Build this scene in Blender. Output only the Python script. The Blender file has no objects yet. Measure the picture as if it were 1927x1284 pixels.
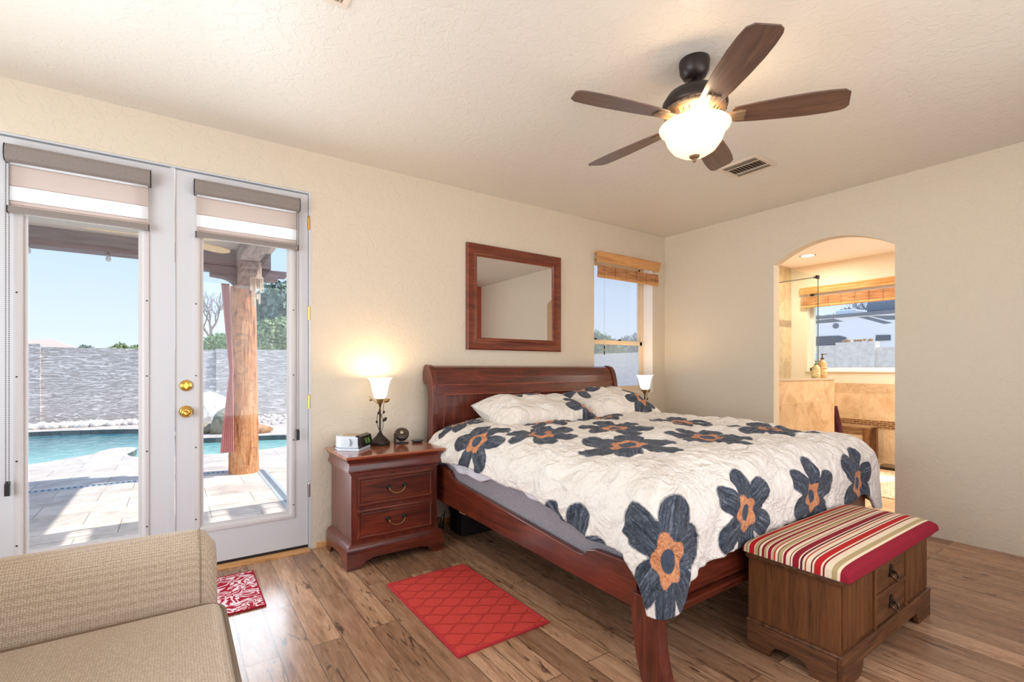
import bpy, bmesh, math, random
import numpy as np
from mathutils import Vector, noise

# ------------------------------------------------------------------ camera, world, lights
SC = bpy.context.scene
COL = SC.collection
PI = math.pi
YAW = math.radians(55.1)
FWD = Vector((math.cos(YAW), math.sin(YAW), 0))
RGT = Vector((math.sin(YAW), -math.cos(YAW), 0))
cam = bpy.data.cameras.new('camera'); camo = bpy.data.objects.new('camera', cam); COL.objects.link(camo)
camo.location = (-4.593, -3.529, 1.24)
camo.rotation_euler = (PI/2, 0, YAW - PI/2)
cam.sensor_width = 36; cam.sensor_fit = 'HORIZONTAL'; cam.lens = 908/1927*36
cam.shift_y = (695-642)/1927
cam.clip_start = 0.05; cam.clip_end = 500
SC.camera = camo

w = bpy.data.worlds.new('sky'); SC.world = w; w.use_nodes = True
nt = w.node_tree; nt.nodes.clear()
tc = nt.nodes.new('ShaderNodeTexCoord'); sp = nt.nodes.new('ShaderNodeSeparateXYZ')
rp = nt.nodes.new('ShaderNodeValToRGB'); bg = nt.nodes.new('ShaderNodeBackground'); wo = nt.nodes.new('ShaderNodeOutputWorld')
rp.color_ramp.elements[0].position = 0.0; rp.color_ramp.elements[0].color = (0.68, 0.79, 0.93, 1)
rp.color_ramp.elements[1].position = 0.6; rp.color_ramp.elements[1].color = (0.30, 0.50, 0.88, 1)
e = rp.color_ramp.elements.new(0.22); e.color = (0.47, 0.65, 0.90, 1)
nt.links.new(tc.outputs['Generated'], sp.inputs[0]); nt.links.new(sp.outputs['Z'], rp.inputs[0])
nt.links.new(rp.outputs[0], bg.inputs[0]); nt.links.new(bg.outputs[0], wo.inputs[0]); bg.inputs[1].default_value = 0.98

def light(name, kind, loc, energy, color, size=0.1, size_y=None, direction=None, angle=None):
    l = bpy.data.lights.new(name, kind); l.energy = energy; l.color = color
    if kind == 'AREA':
        l.size = size
        if size_y: l.shape = 'RECTANGLE'; l.size_y = size_y
    elif kind == 'POINT': l.shadow_soft_size = size
    elif kind == 'SUN': l.angle = angle or 0.01
    o = bpy.data.objects.new(name, l); COL.objects.link(o); o.location = loc
    if direction: o.rotation_euler = Vector(direction).to_track_quat('-Z', 'Y').to_euler()
    return o
light('sun', 'SUN', (10, -3, 15), 3.6, (1.0, 0.96, 0.90), direction=(-1.75, 0.52, -2.62), angle=0.012)
# added fill lights, set at invented windows in the unseen west and south walls
light('west_fill_light', 'AREA', (-6.57, -2.1, 1.45), 66, (0.84, 0.92, 1.0), 2.6, 1.9, direction=(1, 0, 0.22))
light('south_fill_light', 'AREA', (-3.0, -4.04, 1.5), 36, (1.0, 0.98, 0.95), 3.6, 1.8, direction=(0, 1, 0))
# daylight entering by the glazed doors (sky and sunlit patio)
light('door_daylight', 'AREA', (-4.6, 0.62, 0.95), 58, (0.82, 0.91, 1.0), 1.5, 1.6, direction=(0.12, -1, 0.65))

SC.view_settings.view_transform = 'Standard'; SC.view_settings.look = 'None'
SC.view_settings.gamma = 1.0; SC.view_settings.use_curve_mapping = False
SC.view_settings.exposure = 0.44
SC.cycles.use_denoising = True
SC.cycles.max_bounces = 10; SC.cycles.diffuse_bounces = 6; SC.cycles.transparent_max_bounces = 16
SC.cycles.sample_clamp_indirect = 8

# ------------------------------------------------------------------ helpers: materials
def srgb(r, g, b):
    f = lambda c: (c/255/12.92 if c/255 <= 0.04045 else ((c/255+0.055)/1.055)**2.4)
    return (f(r), f(g), f(b), 1)

class M:
    """small node-graph wrapper around a Principled material"""
    def __init__(s, name, color=(200, 200, 200), rough=0.6, metal=0.0, spec=0.5):
        s.m = bpy.data.materials.new(name); s.m.use_nodes = True
        s.t = s.m.node_tree; s.b = s.t.nodes['Principled BSDF']; s.out = s.t.nodes['Material Output']
        s.b.inputs['Base Color'].default_value = srgb(*color)
        s.b.inputs['Roughness'].default_value = rough; s.b.inputs['Metallic'].default_value = metal
        s.b.inputs['Specular IOR Level'].default_value = spec
        s._co = None
    def n(s, kind, **kw):
        nd = s.t.nodes.new('ShaderNode'+kind)
        for k, v in kw.items():
            if k in nd.inputs: nd.inputs[k].default_value = v
            else: setattr(nd, k, v)
        return nd
    def l(s, a, b): s.t.links.new(a, b)
    def coord(s, scale=(1, 1, 1), rot=(0, 0, 0), kind='Object', loc=(0, 0, 0)):
        tc = s.n('TexCoord'); mp = s.n('Mapping')
        mp.inputs['Scale'].default_value = scale; mp.inputs['Rotation'].default_value = rot; mp.inputs['Location'].default_value = loc
        s.l(tc.outputs[kind], mp.inputs[0]); return mp.outputs[0]
    def noise(s, vec, scale, detail=4, rough=0.5, dist=0.0):
        nd = s.n('TexNoise'); nd.inputs['Scale'].default_value = scale; nd.inputs['Detail'].default_value = detail
        nd.inputs['Roughness'].default_value = rough; nd.inputs['Distortion'].default_value = dist
        s.l(vec, nd.inputs['Vector']); return nd.outputs['Fac']
    def ramp(s, fac, stops):
        nd = s.n('ValToRGB'); cr = nd.color_ramp
        while len(cr.elements) < len(stops): cr.elements.new(0.5)
        for el, (p, c) in zip(cr.elements, stops):
            el.position = p; el.color = srgb(*c) if isinstance(c, tuple) else (c, c, c, 1)
        s.l(fac, nd.inputs[0]); return nd.outputs[0]
    def mix(s, fac, a, b, mode='MIX'):
        nd = s.n('Mix', data_type='RGBA', blend_type=mode)
        for sock, v in ((nd.inputs[0], fac), (nd.inputs[6], a), (nd.inputs[7], b)):
            if hasattr(v, 'links'): s.l(v, sock)
            elif isinstance(v, (int, float)): sock.default_value = v
            else: sock.default_value = srgb(*v)
        return nd.outputs[2]
    def math(s, op, a, b=0.0):
        nd = s.n('Math', operation=op)
        for sock, v in ((nd.inputs[0], a), (nd.inputs[1], b)):
            if hasattr(v, 'links'): s.l(v, sock)
            else: sock.default_value = v
        return nd.outputs[0]
    def base(s, col): s.l(col, s.b.inputs['Base Color']); return s
    def bump(s, h, strength=0.3, dist=0.01):
        nd = s.n('Bump'); nd.inputs['Strength'].default_value = strength; nd.inputs['Distance'].default_value = dist
        s.l(h, nd.inputs['Height']); s.l(nd.outputs[0], s.b.inputs['Normal']); return s

def plain(name, color, rough=0.6, metal=0.0, spec=0.5): return M(name, color, rough, metal, spec).m
def plaster(name, color, rough=0.7, strength=0.35, spec=0.4):
    m = M(name, color, rough, 0, spec); v = m.coord()
    h1 = m.noise(v, 16, 3, 0.6, 0.6); r = m.ramp(h1, [(0.44, 0.0), (0.50, 1.0), (0.60, 0.75)])
    h2 = m.noise(v, 90, 2)
    h = m.math('ADD', m.math('MULTIPLY', r, 0.7), m.math('MULTIPLY', h2, 0.5))
    m.bump(h, strength, 0.004); return m.m
def wood(name, c1, c2, c3=None, axis='x', scale=1.0, rough=0.35, bump=0.08, spec=0.5, coat=0.0):
    m = M(name, c2, rough, 0, spec)
    sc = {'x': (1.2, 14, 14), 'y': (14, 1.2, 14), 'z': (14, 14, 1.2)}[axis]
    v = m.coord(tuple(k*scale for k in sc))
    g = m.noise(v, 2.2, 6, 0.62, 0.8); f = m.noise(v, 14, 3, 0.6)
    a = m.math('ADD', m.math('MULTIPLY', g, 0.75), m.math('MULTIPLY', f, 0.25))
    m.base(m.ramp(a, [(0.32, c1), (0.5, c2), (0.68, c3 or c2)])); m.bump(a, bump, 0.004)
    if coat: m.b.inputs['Coat Weight'].default_value = coat; m.b.inputs['Coat Roughness'].default_value = 0.15
    return m.m
def woven(name, ca, cb, scale=300, rough=0.95, strength=0.5, spec=0.1, kind='Object', rand=1.0):
    m = M(name, ca, rough, 0, spec); v = m.coord(kind=kind)
    vo = m.n('TexVoronoi'); vo.inputs['Randomness'].default_value = rand; vo.inputs['Scale'].default_value = scale; m.l(v, vo.inputs['Vector'])
    h = vo.outputs['Distance']; m.base(m.ramp(h, [(0.1, ca), (0.65, cb)])); 
    inv = m.math('SUBTRACT', 1.0, h); m.bump(inv, strength, 0.003); m.b.inputs['Sheen Weight'].default_value = 0.15
    return m.m
def glow(name, color, strength):
    m = M(name, color, 0.4); m.b.inputs['Emission Color'].default_value = srgb(*color); m.b.inputs['Emission Strength'].default_value = strength
    return m.m
def glass(name, tint=(255, 255, 255), refl=0.06, alpha=1.0):
    m = bpy.data.materials.new(name); m.use_nodes = True; t = m.node_tree; t.nodes.clear()
    o = t.nodes.new('ShaderNodeOutputMaterial'); tr = t.nodes.new('ShaderNodeBsdfTransparent'); gl = t.nodes.new('ShaderNodeBsdfGlossy')
    mx = t.nodes.new('ShaderNodeMixShader'); lw = t.nodes.new('ShaderNodeLayerWeight'); lw.inputs[0].default_value = 0.5; pw = t.nodes.new('ShaderNodeMath'); pw.operation = 'POWER'; pw.inputs[1].default_value = 5.0; fr = t.nodes.new('ShaderNodeMath'); fr.operation = 'MULTIPLY_ADD'; fr.inputs[1].default_value = 0.6; fr.inputs[2].default_value = 0.025; t.links.new(lw.outputs['Facing'], pw.inputs[0]); t.links.new(pw.outputs[0], fr.inputs[0])
    tr.inputs[0].default_value = srgb(*tint); gl.inputs['Roughness'].default_value = 0.02; gl.inputs[0].default_value = (0.9, 0.95, 1, 1)
    t.links.new(fr.outputs[0], mx.inputs[0]); t.links.new(tr.outputs[0], mx.inputs[1]); t.links.new(gl.outputs[0], mx.inputs[2]); t.links.new(mx.outputs[0], o.inputs[0])
    return m

# ------------------------------------------------------------------ helpers: geometry
def wloc(o):
    p = Vector((0, 0, 0))
    while o: p += Vector(o.location); o = o.parent
    return p
def empty(name, loc=(0, 0, 0)):
    o = bpy.data.objects.new(name, None); COL.objects.link(o); o.location = loc; o.empty_display_size = 0.05; return o
def tag(o, label=None, cat=None, group=None, kind=None):
    if label: o['label'] = label
    if cat: o['category'] = cat
    if group: o['group'] = group
    if kind: o['kind'] = kind
    return o
def thing(name, loc, label, cat, group=None): return tag(empty(name, loc), label, cat, group)
def finish(name, me, mat, parent=None, smooth=False, bevel=0.0, mods=None, seg=2):
    o = bpy.data.objects.new(name, me); COL.objects.link(o)
    if mat: me.materials.append(mat)
    if parent:
        o.parent = parent; off = wloc(parent)
        if off.length > 0: 
            for v in me.vertices: v.co -= off
    if smooth:
        me.polygons.foreach_set('use_smooth', [True]*len(me.polygons))
    if bevel:
        b = o.modifiers.new('bevel', 'BEVEL'); b.width = bevel; b.segments = seg; b.limit_method = 'ANGLE'; b.angle_limit = math.radians(40)
    return o
class MB:
    def __init__(s): s.v = []; s.f = []
    def add(s, vs, fs):
        k = len(s.v); s.v += [tuple(p) for p in vs]; s.f += [tuple(k+i for i in f) for f in fs]; return s
    def box(s, x0, x1, y0, y1, z0, z1):
        vs = [(x, y, z) for z in (z0, z1) for y in (y0, y1) for x in (x0, x1)]
        return s.add(vs, [(0, 2, 3, 1), (4, 5, 7, 6), (0, 1, 5, 4), (2, 6, 7, 3), (0, 4, 6, 2), (1, 3, 7, 5)])
    def prism(s, poly, a0, a1, axis='x'):
        """poly: 2-D outline in the two other axes (in order), extruded along axis from a0 to a1"""
        def P(p, a):
            return {'x': (a, p[0], p[1]), 'y': (p[0], a, p[1]), 'z': (p[0], p[1], a)}[axis]
        n = len(poly); vs = [P(p, a0) for p in poly]+[P(p, a1) for p in poly]
        fs = [tuple(range(n))[::-1], tuple(range(n, 2*n))]+[(i, (i+1) % n, n+(i+1) % n, n+i) for i in range(n)]
        return s.add(vs, fs)
    def lathe(s, prof, c=(0, 0, 0), n=32, axis='z', rot=None, cap=True):
        vs = []; fs = []; c = Vector(c)
        for r, h in prof:
            for k in range(n):
                a = 2*PI*k/n; p = {'z': Vector((r*math.cos(a), r*math.sin(a), h)), 'y': Vector((r*math.cos(a), h, r*math.sin(a))), 'x': Vector((h, r*math.cos(a), r*math.sin(a)))}[axis]
                if rot: p = rot @ p
                vs.append(c+p)
        for i in range(len(prof)-1):
            for k in range(n): fs.append((i*n+k, i*n+(k+1) % n, (i+1)*n+(k+1) % n, (i+1)*n+k))
        if cap:
            if prof[0][0] > 1e-4: fs.append(tuple(range(n))[::-1])
            if prof[-1][0] > 1e-4: fs.append(tuple((len(prof)-1)*n+k for k in range(n)))
        return s.add(vs, fs)
    def tube(s, pts, r, n=8):
        pts = [Vector(p) for p in pts]; rs = r if isinstance(r, (list, tuple)) else [r]*len(pts)
        vs = []; fs = []; up = Vector((0, 0, 1)); prev = None
        for i, p in enumerate(pts):
            d = (pts[min(i+1, len(pts)-1)]-pts[max(i-1, 0)]).normalized()
            if prev is None:
                a = d.cross(up) if abs(d.dot(up)) < 0.95 else d.cross(Vector((1, 0, 0)))
            else: a = prev-d*prev.dot(d)
            a.normalize(); b = d.cross(a); prev = a
            for k in range(n):
                t = 2*PI*k/n; vs.append(p+(a*math.cos(t)+b*math.sin(t))*rs[i])
        for i in range(len(pts)-1):
            for k in range(n): fs.append((i*n+k, i*n+(k+1) % n, (i+1)*n+(k+1) % n, (i+1)*n+k))
        fs.append(tuple(range(n))[::-1]); fs.append(tuple((len(pts)-1)*n+k for k in range(n)))
        return s.add(vs, fs)
    def rectring(s, x0, x1, z0, z1, prof, y0=0.0, sign=-1):
        """mitred frame in the x-z plane: prof = [(inset, height)], height goes along sign*y"""
        n = len(prof); vs = []
        for ins, h in prof:
            y = y0+sign*h; vs += [(x0+ins, y, z0+ins), (x1-ins, y, z0+ins), (x1-ins, y, z1-ins), (x0+ins, y, z1-ins)]
        fs = []
        for i in range(n-1):
            for k in range(4): fs.append((i*4+k, i*4+(k+1) % 4, (i+1)*4+(k+1) % 4, (i+1)*4+k))
        return s.add(vs, fs)
    def panel(s, x0, x1, z0, z1, prof, y0=0.0, sign=-1):
        s.rectring(x0, x1, z0, z1, prof, y0, sign); k = len(s.v); s.f.append((k-4, k-3, k-2, k-1)); return s
    def build(s, name, mat, parent=None, smooth=False, bevel=0.0, seg=2, autosmooth=False):
        me = bpy.data.meshes.new(name); me.from_pydata(s.v, [], s.f); me.update()
        bm = bmesh.new(); bm.from_mesh(me); bmesh.ops.recalc_face_normals(bm, faces=bm.faces); bm.to_mesh(me); bm.free()
        o = finish(name, me, mat, parent, smooth, bevel, seg=seg)
        if autosmooth:
            me.polygons.foreach_set('use_smooth', [True]*len(me.polygons))
            me.set_sharp_from_angle(angle=math.radians(35))
        return o
def struct(name, mb, mat, parent=None, **kw):
    o = mb.build(name, mat, parent, **kw)
    if not parent: o['kind'] = 'structure'
    return o
def grid_mesh(name, P, mat, parent=None, closed_u=False, closed_v=False, attr=None, uv=None, solid=0.0, flip=False, sep=None, keep=None):
    """P: array (m, n, 3)"""
    m, n = P.shape[:2]; idx = np.arange(m*n).reshape(m, n)
    I = np.concatenate([idx, idx[:1]], 0) if closed_u else idx
    I = np.concatenate([I, I[:, :1]], 1) if closed_v else I
    q = np.stack([I[:-1, :-1], I[1:, :-1], I[1:, 1:], I[:-1, 1:]], -1).reshape(-1, 4)
    if flip: q = q[:, ::-1]
    if keep is not None: q = q[keep.reshape(-1)[q].any(1)]
    me = bpy.data.meshes.new(name); me.from_pydata(P.reshape(-1, 3).tolist(), [], q.tolist()); me.update()
    if attr is not None:
        a = me.attributes.new('print', 'FLOAT_VECTOR', 'POINT'); a.data.foreach_set('vector', attr.reshape(-1).astype(np.float32))
    if uv is not None:
        a = me.attributes.new('cloth', 'FLOAT_VECTOR', 'POINT'); a.data.foreach_set('vector', uv.reshape(-1).astype(np.float32))
    if sep is not None:
        a = me.attributes.new('petal', 'FLOAT_VECTOR', 'POINT'); a.data.foreach_set('vector', sep.reshape(-1).astype(np.float32))
    o = finish(name, me, mat, parent, True)
    if solid:
        md = o.modifiers.new('thick', 'SOLIDIFY'); md.thickness = solid; md.offset = -1
    return o
def copy_tree(o, parent=None):
    c = o.copy(); COL.objects.link(c); c.parent = parent
    for ch in list(o.children): copy_tree(ch, c)
    return c
def rbox(x0, x1, y0, y1, z0, z1, r=0.03, n=5, puff=0.0):
    """soft rounded box as vertices/faces via a bevelled cube (for upholstery)"""
    bm = bmesh.new(); bmesh.ops.create_cube(bm, size=1)
    for v in bm.verts: v.co = Vector(((x0+x1)/2+v.co.x*(x1-x0), (y0+y1)/2+v.co.y*(y1-y0), (z0+z1)/2+v.co.z*(z1-z0)))
    bmesh.ops.bevel(bm, geom=bm.edges[:], offset=r, segments=n, profile=0.5, affect='EDGES')
    bmesh.ops.triangulate(bm, faces=[f for f in bm.faces if len(f.verts) > 4])
    mb = MB(); bm.verts.ensure_lookup_table(); mb.add([v.co[:] for v in bm.verts], [tuple(v.index for v in f.verts) for f in bm.faces]); bm.free(); return mb
def bars(mb, pts):
    for b in pts: mb.box(*b)
    return mb

# ------------------------------------------------------------------ materials
WALL = plaster('wall_paint', (214, 203, 182), 0.62, 0.45)
CEIL = plaster('ceiling_paint', (218, 212, 200), 0.42, 0.35, 0.5)
REDWALL = plaster('red_wall_paint', (186, 96, 72), 0.7, 0.3)
BATHW = plaster('bathroom_paint', (238, 226, 208), 0.6, 0.2)
WHITE = plain('white_paint', (232, 231, 228), 0.45)
DOORP = plain('door_paint', (202, 204, 206), 0.42)
TRIMB = plain('beige_trim', (222, 202, 172), 0.5)
BRASS = plain('brass', (212, 168, 84), 0.22, 1.0)
STEEL = plain('steel', (170, 170, 172), 0.3, 1.0)
DARK = plain('black_plastic', (22, 22, 25), 0.4)
BRONZE = plain('dark_bronze', (58, 50, 46), 0.38, 0.6)
GLASS = glass('clear_glass')
CHERRY = wood('cherry_wood', (48, 20, 14), (92, 38, 24), (124, 54, 34), 'x', 1.0, 0.30, 0.05, 0.5, 0.35)
CHERRYY = wood('cherry_wood_along', (56, 22, 14), (98, 40, 24), (128, 56, 34), 'y', 1.0, 0.32, 0.05, 0.5, 0.3)
CHERRYZ = wood('cherry_wood_upright', (50, 20, 15), (92, 38, 25), (122, 52, 32), 'z', 1.0, 0.30, 0.05, 0.5, 0.35)
OAKD = wood('dark_oak', (58, 34, 18), (102, 62, 32), (122, 78, 42), 'z', 0.9, 0.42, 0.12, 0.4)
OAKDX = wood('dark_oak_across', (44, 26, 15), (90, 56, 30), (122, 78, 44), 'x', 1.6, 0.42, 0.15, 0.4)
VALANCE = wood('honey_wood', (176, 120, 66), (206, 152, 94), (222, 172, 116), 'x', 1.0, 0.5, 0.05)
VALANCEY = wood('honey_wood_y', (186, 130, 74), (212, 160, 100), (228, 180, 124), 'y', 1.0, 0.5, 0.05)

def floor_mat():
    m = M('laminate_planks', (150, 110, 80), 0.26, 0, 0.5)
    v = m.coord((1, 1, 1), (0, 0, PI/2))
    br = m.n('TexBrick'); br.offset = 0.37; br.offset_frequency = 2; m.l(v, br.inputs['Vector'])
    br.inputs['Scale'].default_value = 1.0; br.inputs['Brick Width'].default_value = 1.25; br.inputs['Row Height'].default_value = 0.132
    br.inputs['Mortar Size'].default_value = 0.0022; br.inputs['Mortar Smooth'].default_value = 0.1; br.inputs['Bias'].default_value = 0.0
    br.inputs['Color1'].default_value = (0, 0, 0, 1); br.inputs['Color2'].default_value = (1, 1, 1, 1); br.inputs['Mortar'].default_value = (0.5, 0.5, 0.5, 1)
    # grain stretched along y, shifted per plank
    tc = m.n('TexCoord'); sep = m.n('SeparateXYZ'); m.l(tc.outputs['Object'], sep.inputs[0])
    cmb = m.n('CombineXYZ'); m.l(m.math('MULTIPLY', sep.outputs[0], 10.0), cmb.inputs[0]); m.l(m.math('MULTIPLY', sep.outputs[1], 0.9), cmb.inputs[1])
    m.l(m.math('MULTIPLY', br.outputs['Color'], 9.0), cmb.inputs[2])
    g = m.noise(cmb.outputs[0], 1.5, 6, 0.62, 1.2); fine = m.noise(cmb.outputs[0], 9, 4, 0.6, 0.4)
    a = m.math('ADD', m.math('MULTIPLY', g, 0.62), m.math('MULTIPLY', fine, 0.38))
    col = m.ramp(a, [(0.30, (112, 78, 56)), (0.42, (160, 122, 92)), (0.54, (188, 150, 118)), (0.70, (206, 172, 140))])
    tone = m.ramp(br.outputs['Color'], [(0.0, (196, 186, 178)), (1.0, (255, 250, 244))])
    col = m.mix(1.0, col, tone, 'MULTIPLY')
    k = m.n('CombineXYZ'); m.l(m.math('MULTIPLY', sep.outputs[0], 9.0), k.inputs[0]); m.l(m.math('MULTIPLY', sep.outputs[1], 1.6), k.inputs[1]); m.l(m.math('MULTIPLY', br.outputs['Color'], 5.0), k.inputs[2])
    kn = m.noise(k.outputs[0], 1.9, 4, 0.6, 2.2)
    kr = m.ramp(kn, [(0.60, 0.0), (0.66, 0.85)])
    col = m.mix(kr, col, (66, 44, 34))
    mo = m.ramp(br.outputs['Fac'], [(0.0, 0.0), (1.0, 0.75)])
    col = m.mix(mo, col, (50, 34, 26))
    m.base(col); hh = m.math('SUBTRACT', m.math('MULTIPLY', a, 0.3), br.outputs['Fac']); m.bump(hh, 0.25, 0.003)
    m.l(m.ramp(fine, [(0.2, 0.20), (0.8, 0.33)]), m.b.inputs['Roughness'])
    return m.m
FLOOR = floor_mat()
def tile_mat(name, c1, c2, w_, h_, grout=(205, 180, 145), plane='xy', rough=0.35, mortar=0.003, vein=5.0, offs=0.5):
    m = M(name, c1, rough); tcx = m.n('TexCoord'); sx = m.n('SeparateXYZ'); m.l(tcx.outputs['Object'], sx.inputs[0]); cx = m.n('CombineXYZ')
    m.l(sx.outputs['xyz'.index(plane[0])], cx.inputs[0]); m.l(sx.outputs['xyz'.index(plane[1])], cx.inputs[1]); v = cx.outputs[0]
    br = m.n('TexBrick'); br.offset = offs; m.l(v, br.inputs['Vector']); br.inputs['Scale'].default_value = 1
    br.inputs['Brick Width'].default_value = w_; br.inputs['Row Height'].default_value = h_; br.inputs['Mortar Size'].default_value = mortar
    br.inputs['Color1'].default_value = (0.80, 0.80, 0.80, 1); br.inputs['Color2'].default_value = (1, 1, 1, 1); br.inputs['Mortar'].default_value = (1, 1, 1, 1)
    v2 = m.coord(); n1 = m.noise(v2, vein, 8, 0.68, 1.2)
    col = m.ramp(n1, [(0.30, c2), (0.52, c1), (0.7, tuple(min(255, c+14) for c in c1))])
    col = m.mix(1.0, col, br.outputs['Color'], 'MULTIPLY'); col = m.mix(br.outputs['Fac'], col, grout)
    m.base(col); m.bump(m.math('SUBTRACT', m.math('MULTIPLY', n1, 0.2), br.outputs['Fac']), 0.3, 0.003); return m.m
# ------------------------------------------------------------------ the room shell
H = 2.743; XW = -6.6; YS = -4.06
struct('floor', MB().box(XW-0.1, 0.06, YS-0.1, 0.0, -0.1, 0.0), FLOOR)
struct('ceiling', MB().box(XW-0.1, 0.12, YS-0.1, 0.2, H, H+0.12), CEIL)
DX0, DX1, DZ = -5.385, -3.82, 2.462            # french door opening
WX0, WX1, WZ0, WZ1 = -1.118, -0.213, 0.985, 2.40  # bedroom window opening
T = 0.2
bw = MB()
for b in ((XW-0.1, DX0, 0, T, 0, H), (DX0, DX1, 0, T, DZ, H), (DX1, WX0, 0, T, 0, H), (WX0, WX1, 0, T, 0, WZ0), (WX0, WX1, 0, T, WZ1, H), (WX1, 0.1, 0, T, 0, H)): bw.box(*b)
struct('wall_back', bw, WALL)
# right wall with a softly arched opening to the bathroom
AY0, AY1, AZ, AR = -2.154, -1.226, 2.215, 0.155
cy = (AY0+AY1)/2; hw = (AY1-AY0)/2
def arch_z(y):
    u = (y-cy)/hw; return AZ+AR*max(0, 1-abs(u)**2.0)
arch = [(AY0+(AY1-AY0)*k/24) for k in range(25)]
rw = MB(); TB = 0.1
rw.box(0, TB, YS-0.1, AY0, 0, H); rw.box(0, TB, AY1, 0.0, 0, H)
for y0, y1 in zip(arch[:-1], arch[1:]):
    rw.prism([(y0, arch_z(y0)), (y1, arch_z(y1)), (y1, H), (y0, H)], 0, TB, 'x')
struct('wall_right', rw, WALL)
SX0, SX1, SZ0, SZ1 = -4.85, -1.15, 0.55, 2.42       # opening for the added south window
LY0, LY1, LZ0, LZ1 = -3.45, -0.75, 0.45, 2.42       # opening for the added west window
struct('wall_front', MB().box(XW-0.1, SX0, YS-0.1, YS, 0, H).box(SX1, 0.0, YS-0.1, YS, 0, H).box(SX0, SX1, YS-0.1, YS, 0, SZ0).box(SX0, SX1, YS-0.1, YS, SZ1, H), REDWALL)
struct('wall_left', MB().box(XW-0.1, XW, YS, LY0, 0, H).box(XW-0.1, XW, LY1, 0.0, 0, H).box(XW-0.1, XW, LY0, LY1, 0, LZ0).box(XW-0.1, XW, LY0, LY1, LZ1, H), WALL)
w3 = MB(); w4 = MB()
for a, b, c, d in ((SX0, SX0+0.05, SZ0, SZ1), (SX1-0.05, SX1, SZ0, SZ1), (-3.03, -2.97, SZ0, SZ1), (SX0, SX1, SZ0, SZ0+0.05), (SX0, SX1, SZ1-0.05, SZ1)): w3.box(a, b, YS-0.08, YS-0.04, c, d)
for a, b, c, d in ((LY0, LY0+0.05, LZ0, LZ1), (LY1-0.05, LY1, LZ0, LZ1), (-2.13, -2.07, LZ0, LZ1), (LY0, LY1, LZ0, LZ0+0.05), (LY0, LY1, LZ1-0.05, LZ1)): w4.box(XW-0.08, XW-0.04, a, b, c, d)
w3 = struct('added_window_south', w3, WHITE); w4 = struct('added_window_west', w4, WHITE)  # invented windows, added to give the fill lights an opening
MB().box(SX0+0.05, SX1-0.05, YS-0.063, YS-0.057, SZ0+0.05, SZ1-0.05).build('glass_pane', GLASS, w3)
MB().box(XW-0.063, XW-0.057, LY0+0.05, LY1-0.05, LZ0+0.05, LZ1-0.05).build('glass_pane', GLASS, w4)
bb = MB(); 
for x0, x1 in ((DX1+0.03, -0.0), ): bb.prism([(-0.012, 0), (0, 0), (0, 0.035), (-0.006, 0.035), (-0.012, 0.028)], x0, x1, 'x')
struct('baseboard_back', bb, VALANCE)
# bathroom shell
BX = 2.95; BYR = -3.4
TILE_XZ = tile_mat('travertine_tile_a', (218, 188, 150), (184, 146, 104), 0.45, 0.45, plane='xz')
TILE_YZ = tile_mat('travertine_tile_b', (228, 202, 166), (206, 168, 124), 0.46, 0.46, plane='yz')
MOSAIC = tile_mat('mosaic_tile', (150, 104, 66), (66, 44, 34), 0.085, 0.026, (206, 178, 140), 'yz', 0.3, 0.003, 24)
MOSAICX = tile_mat('mosaic_tile_x', (150, 104, 66), (66, 44, 34), 0.085, 0.026, (206, 178, 140), 'xz', 0.3, 0.003, 24)
BFLOOR = tile_mat('bathroom_floor_tile', (236, 206, 164), (214, 176, 130), 0.45, 0.45, plane='xy')
struct('floor_bathroom', MB().box(0.06, BX+0.1, BYR, 0.2, -0.1, 0.0), BFLOOR)
struct('ceiling_bathroom', MB().box(0.12, BX+0.2, BYR, 0.2, H, H+0.12), plaster('bathroom_ceiling', (248, 247, 246), 0.6, 0.15))
VY0, VY1, VZ0, VZ1 = -2.0, -0.225, 1.20, 2.36      # bathroom window opening
fw = MB()
for b in ((BX, BX+0.2, VY1, 0.2, 0, H), (BX, BX+0.2, VY0, VY1, 0, VZ0), (BX, BX+0.2, VY0, VY1, VZ1, H), (BX, BX+0.2, BYR, VY0, 0, H)): fw.box(*b)
struct('wall_bathroom_far', fw, BATHW)
struct('wall_bathroom_front', MB().box(TB, BX+0.2, BYR-0.1, BYR, 0, H), BATHW)
tw = MB().box(BX-0.012, BX, BYR, -0.002, 0, 0.46).box(BX-0.012, BX, BYR, -0.002, 0.565, 1.05)
struct('wall_bathroom_tile', tw, TILE_YZ)
struct('trim_mosaic', MB().box(BX-0.014, BX, BYR, -0.002, 0.46, 0.565), MOSAIC)
sw = MB().box(TB, BX-0.015, -0.012, 0, 0, 1.86).box(TB, BX-0.015, -0.012, 0, 1.96, H)
struct('wall_shower_tile', sw, TILE_XZ)
struct('trim_shower_mosaic', MB().box(TB, BX-0.015, -0.015, 0, 1.86, 1.96), MOSAICX)
kw = struct('wall_shower_low', MB().box(TB, 1.39, -1.19, -1.07, 0, 1.125), TILE_XZ)
struct('trim_shower_cap', MB().box(TB, 1.40, -1.20, -1.06, 1.125, 1.145), plain('stone_cap', (196, 178, 156), 0.3))

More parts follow.
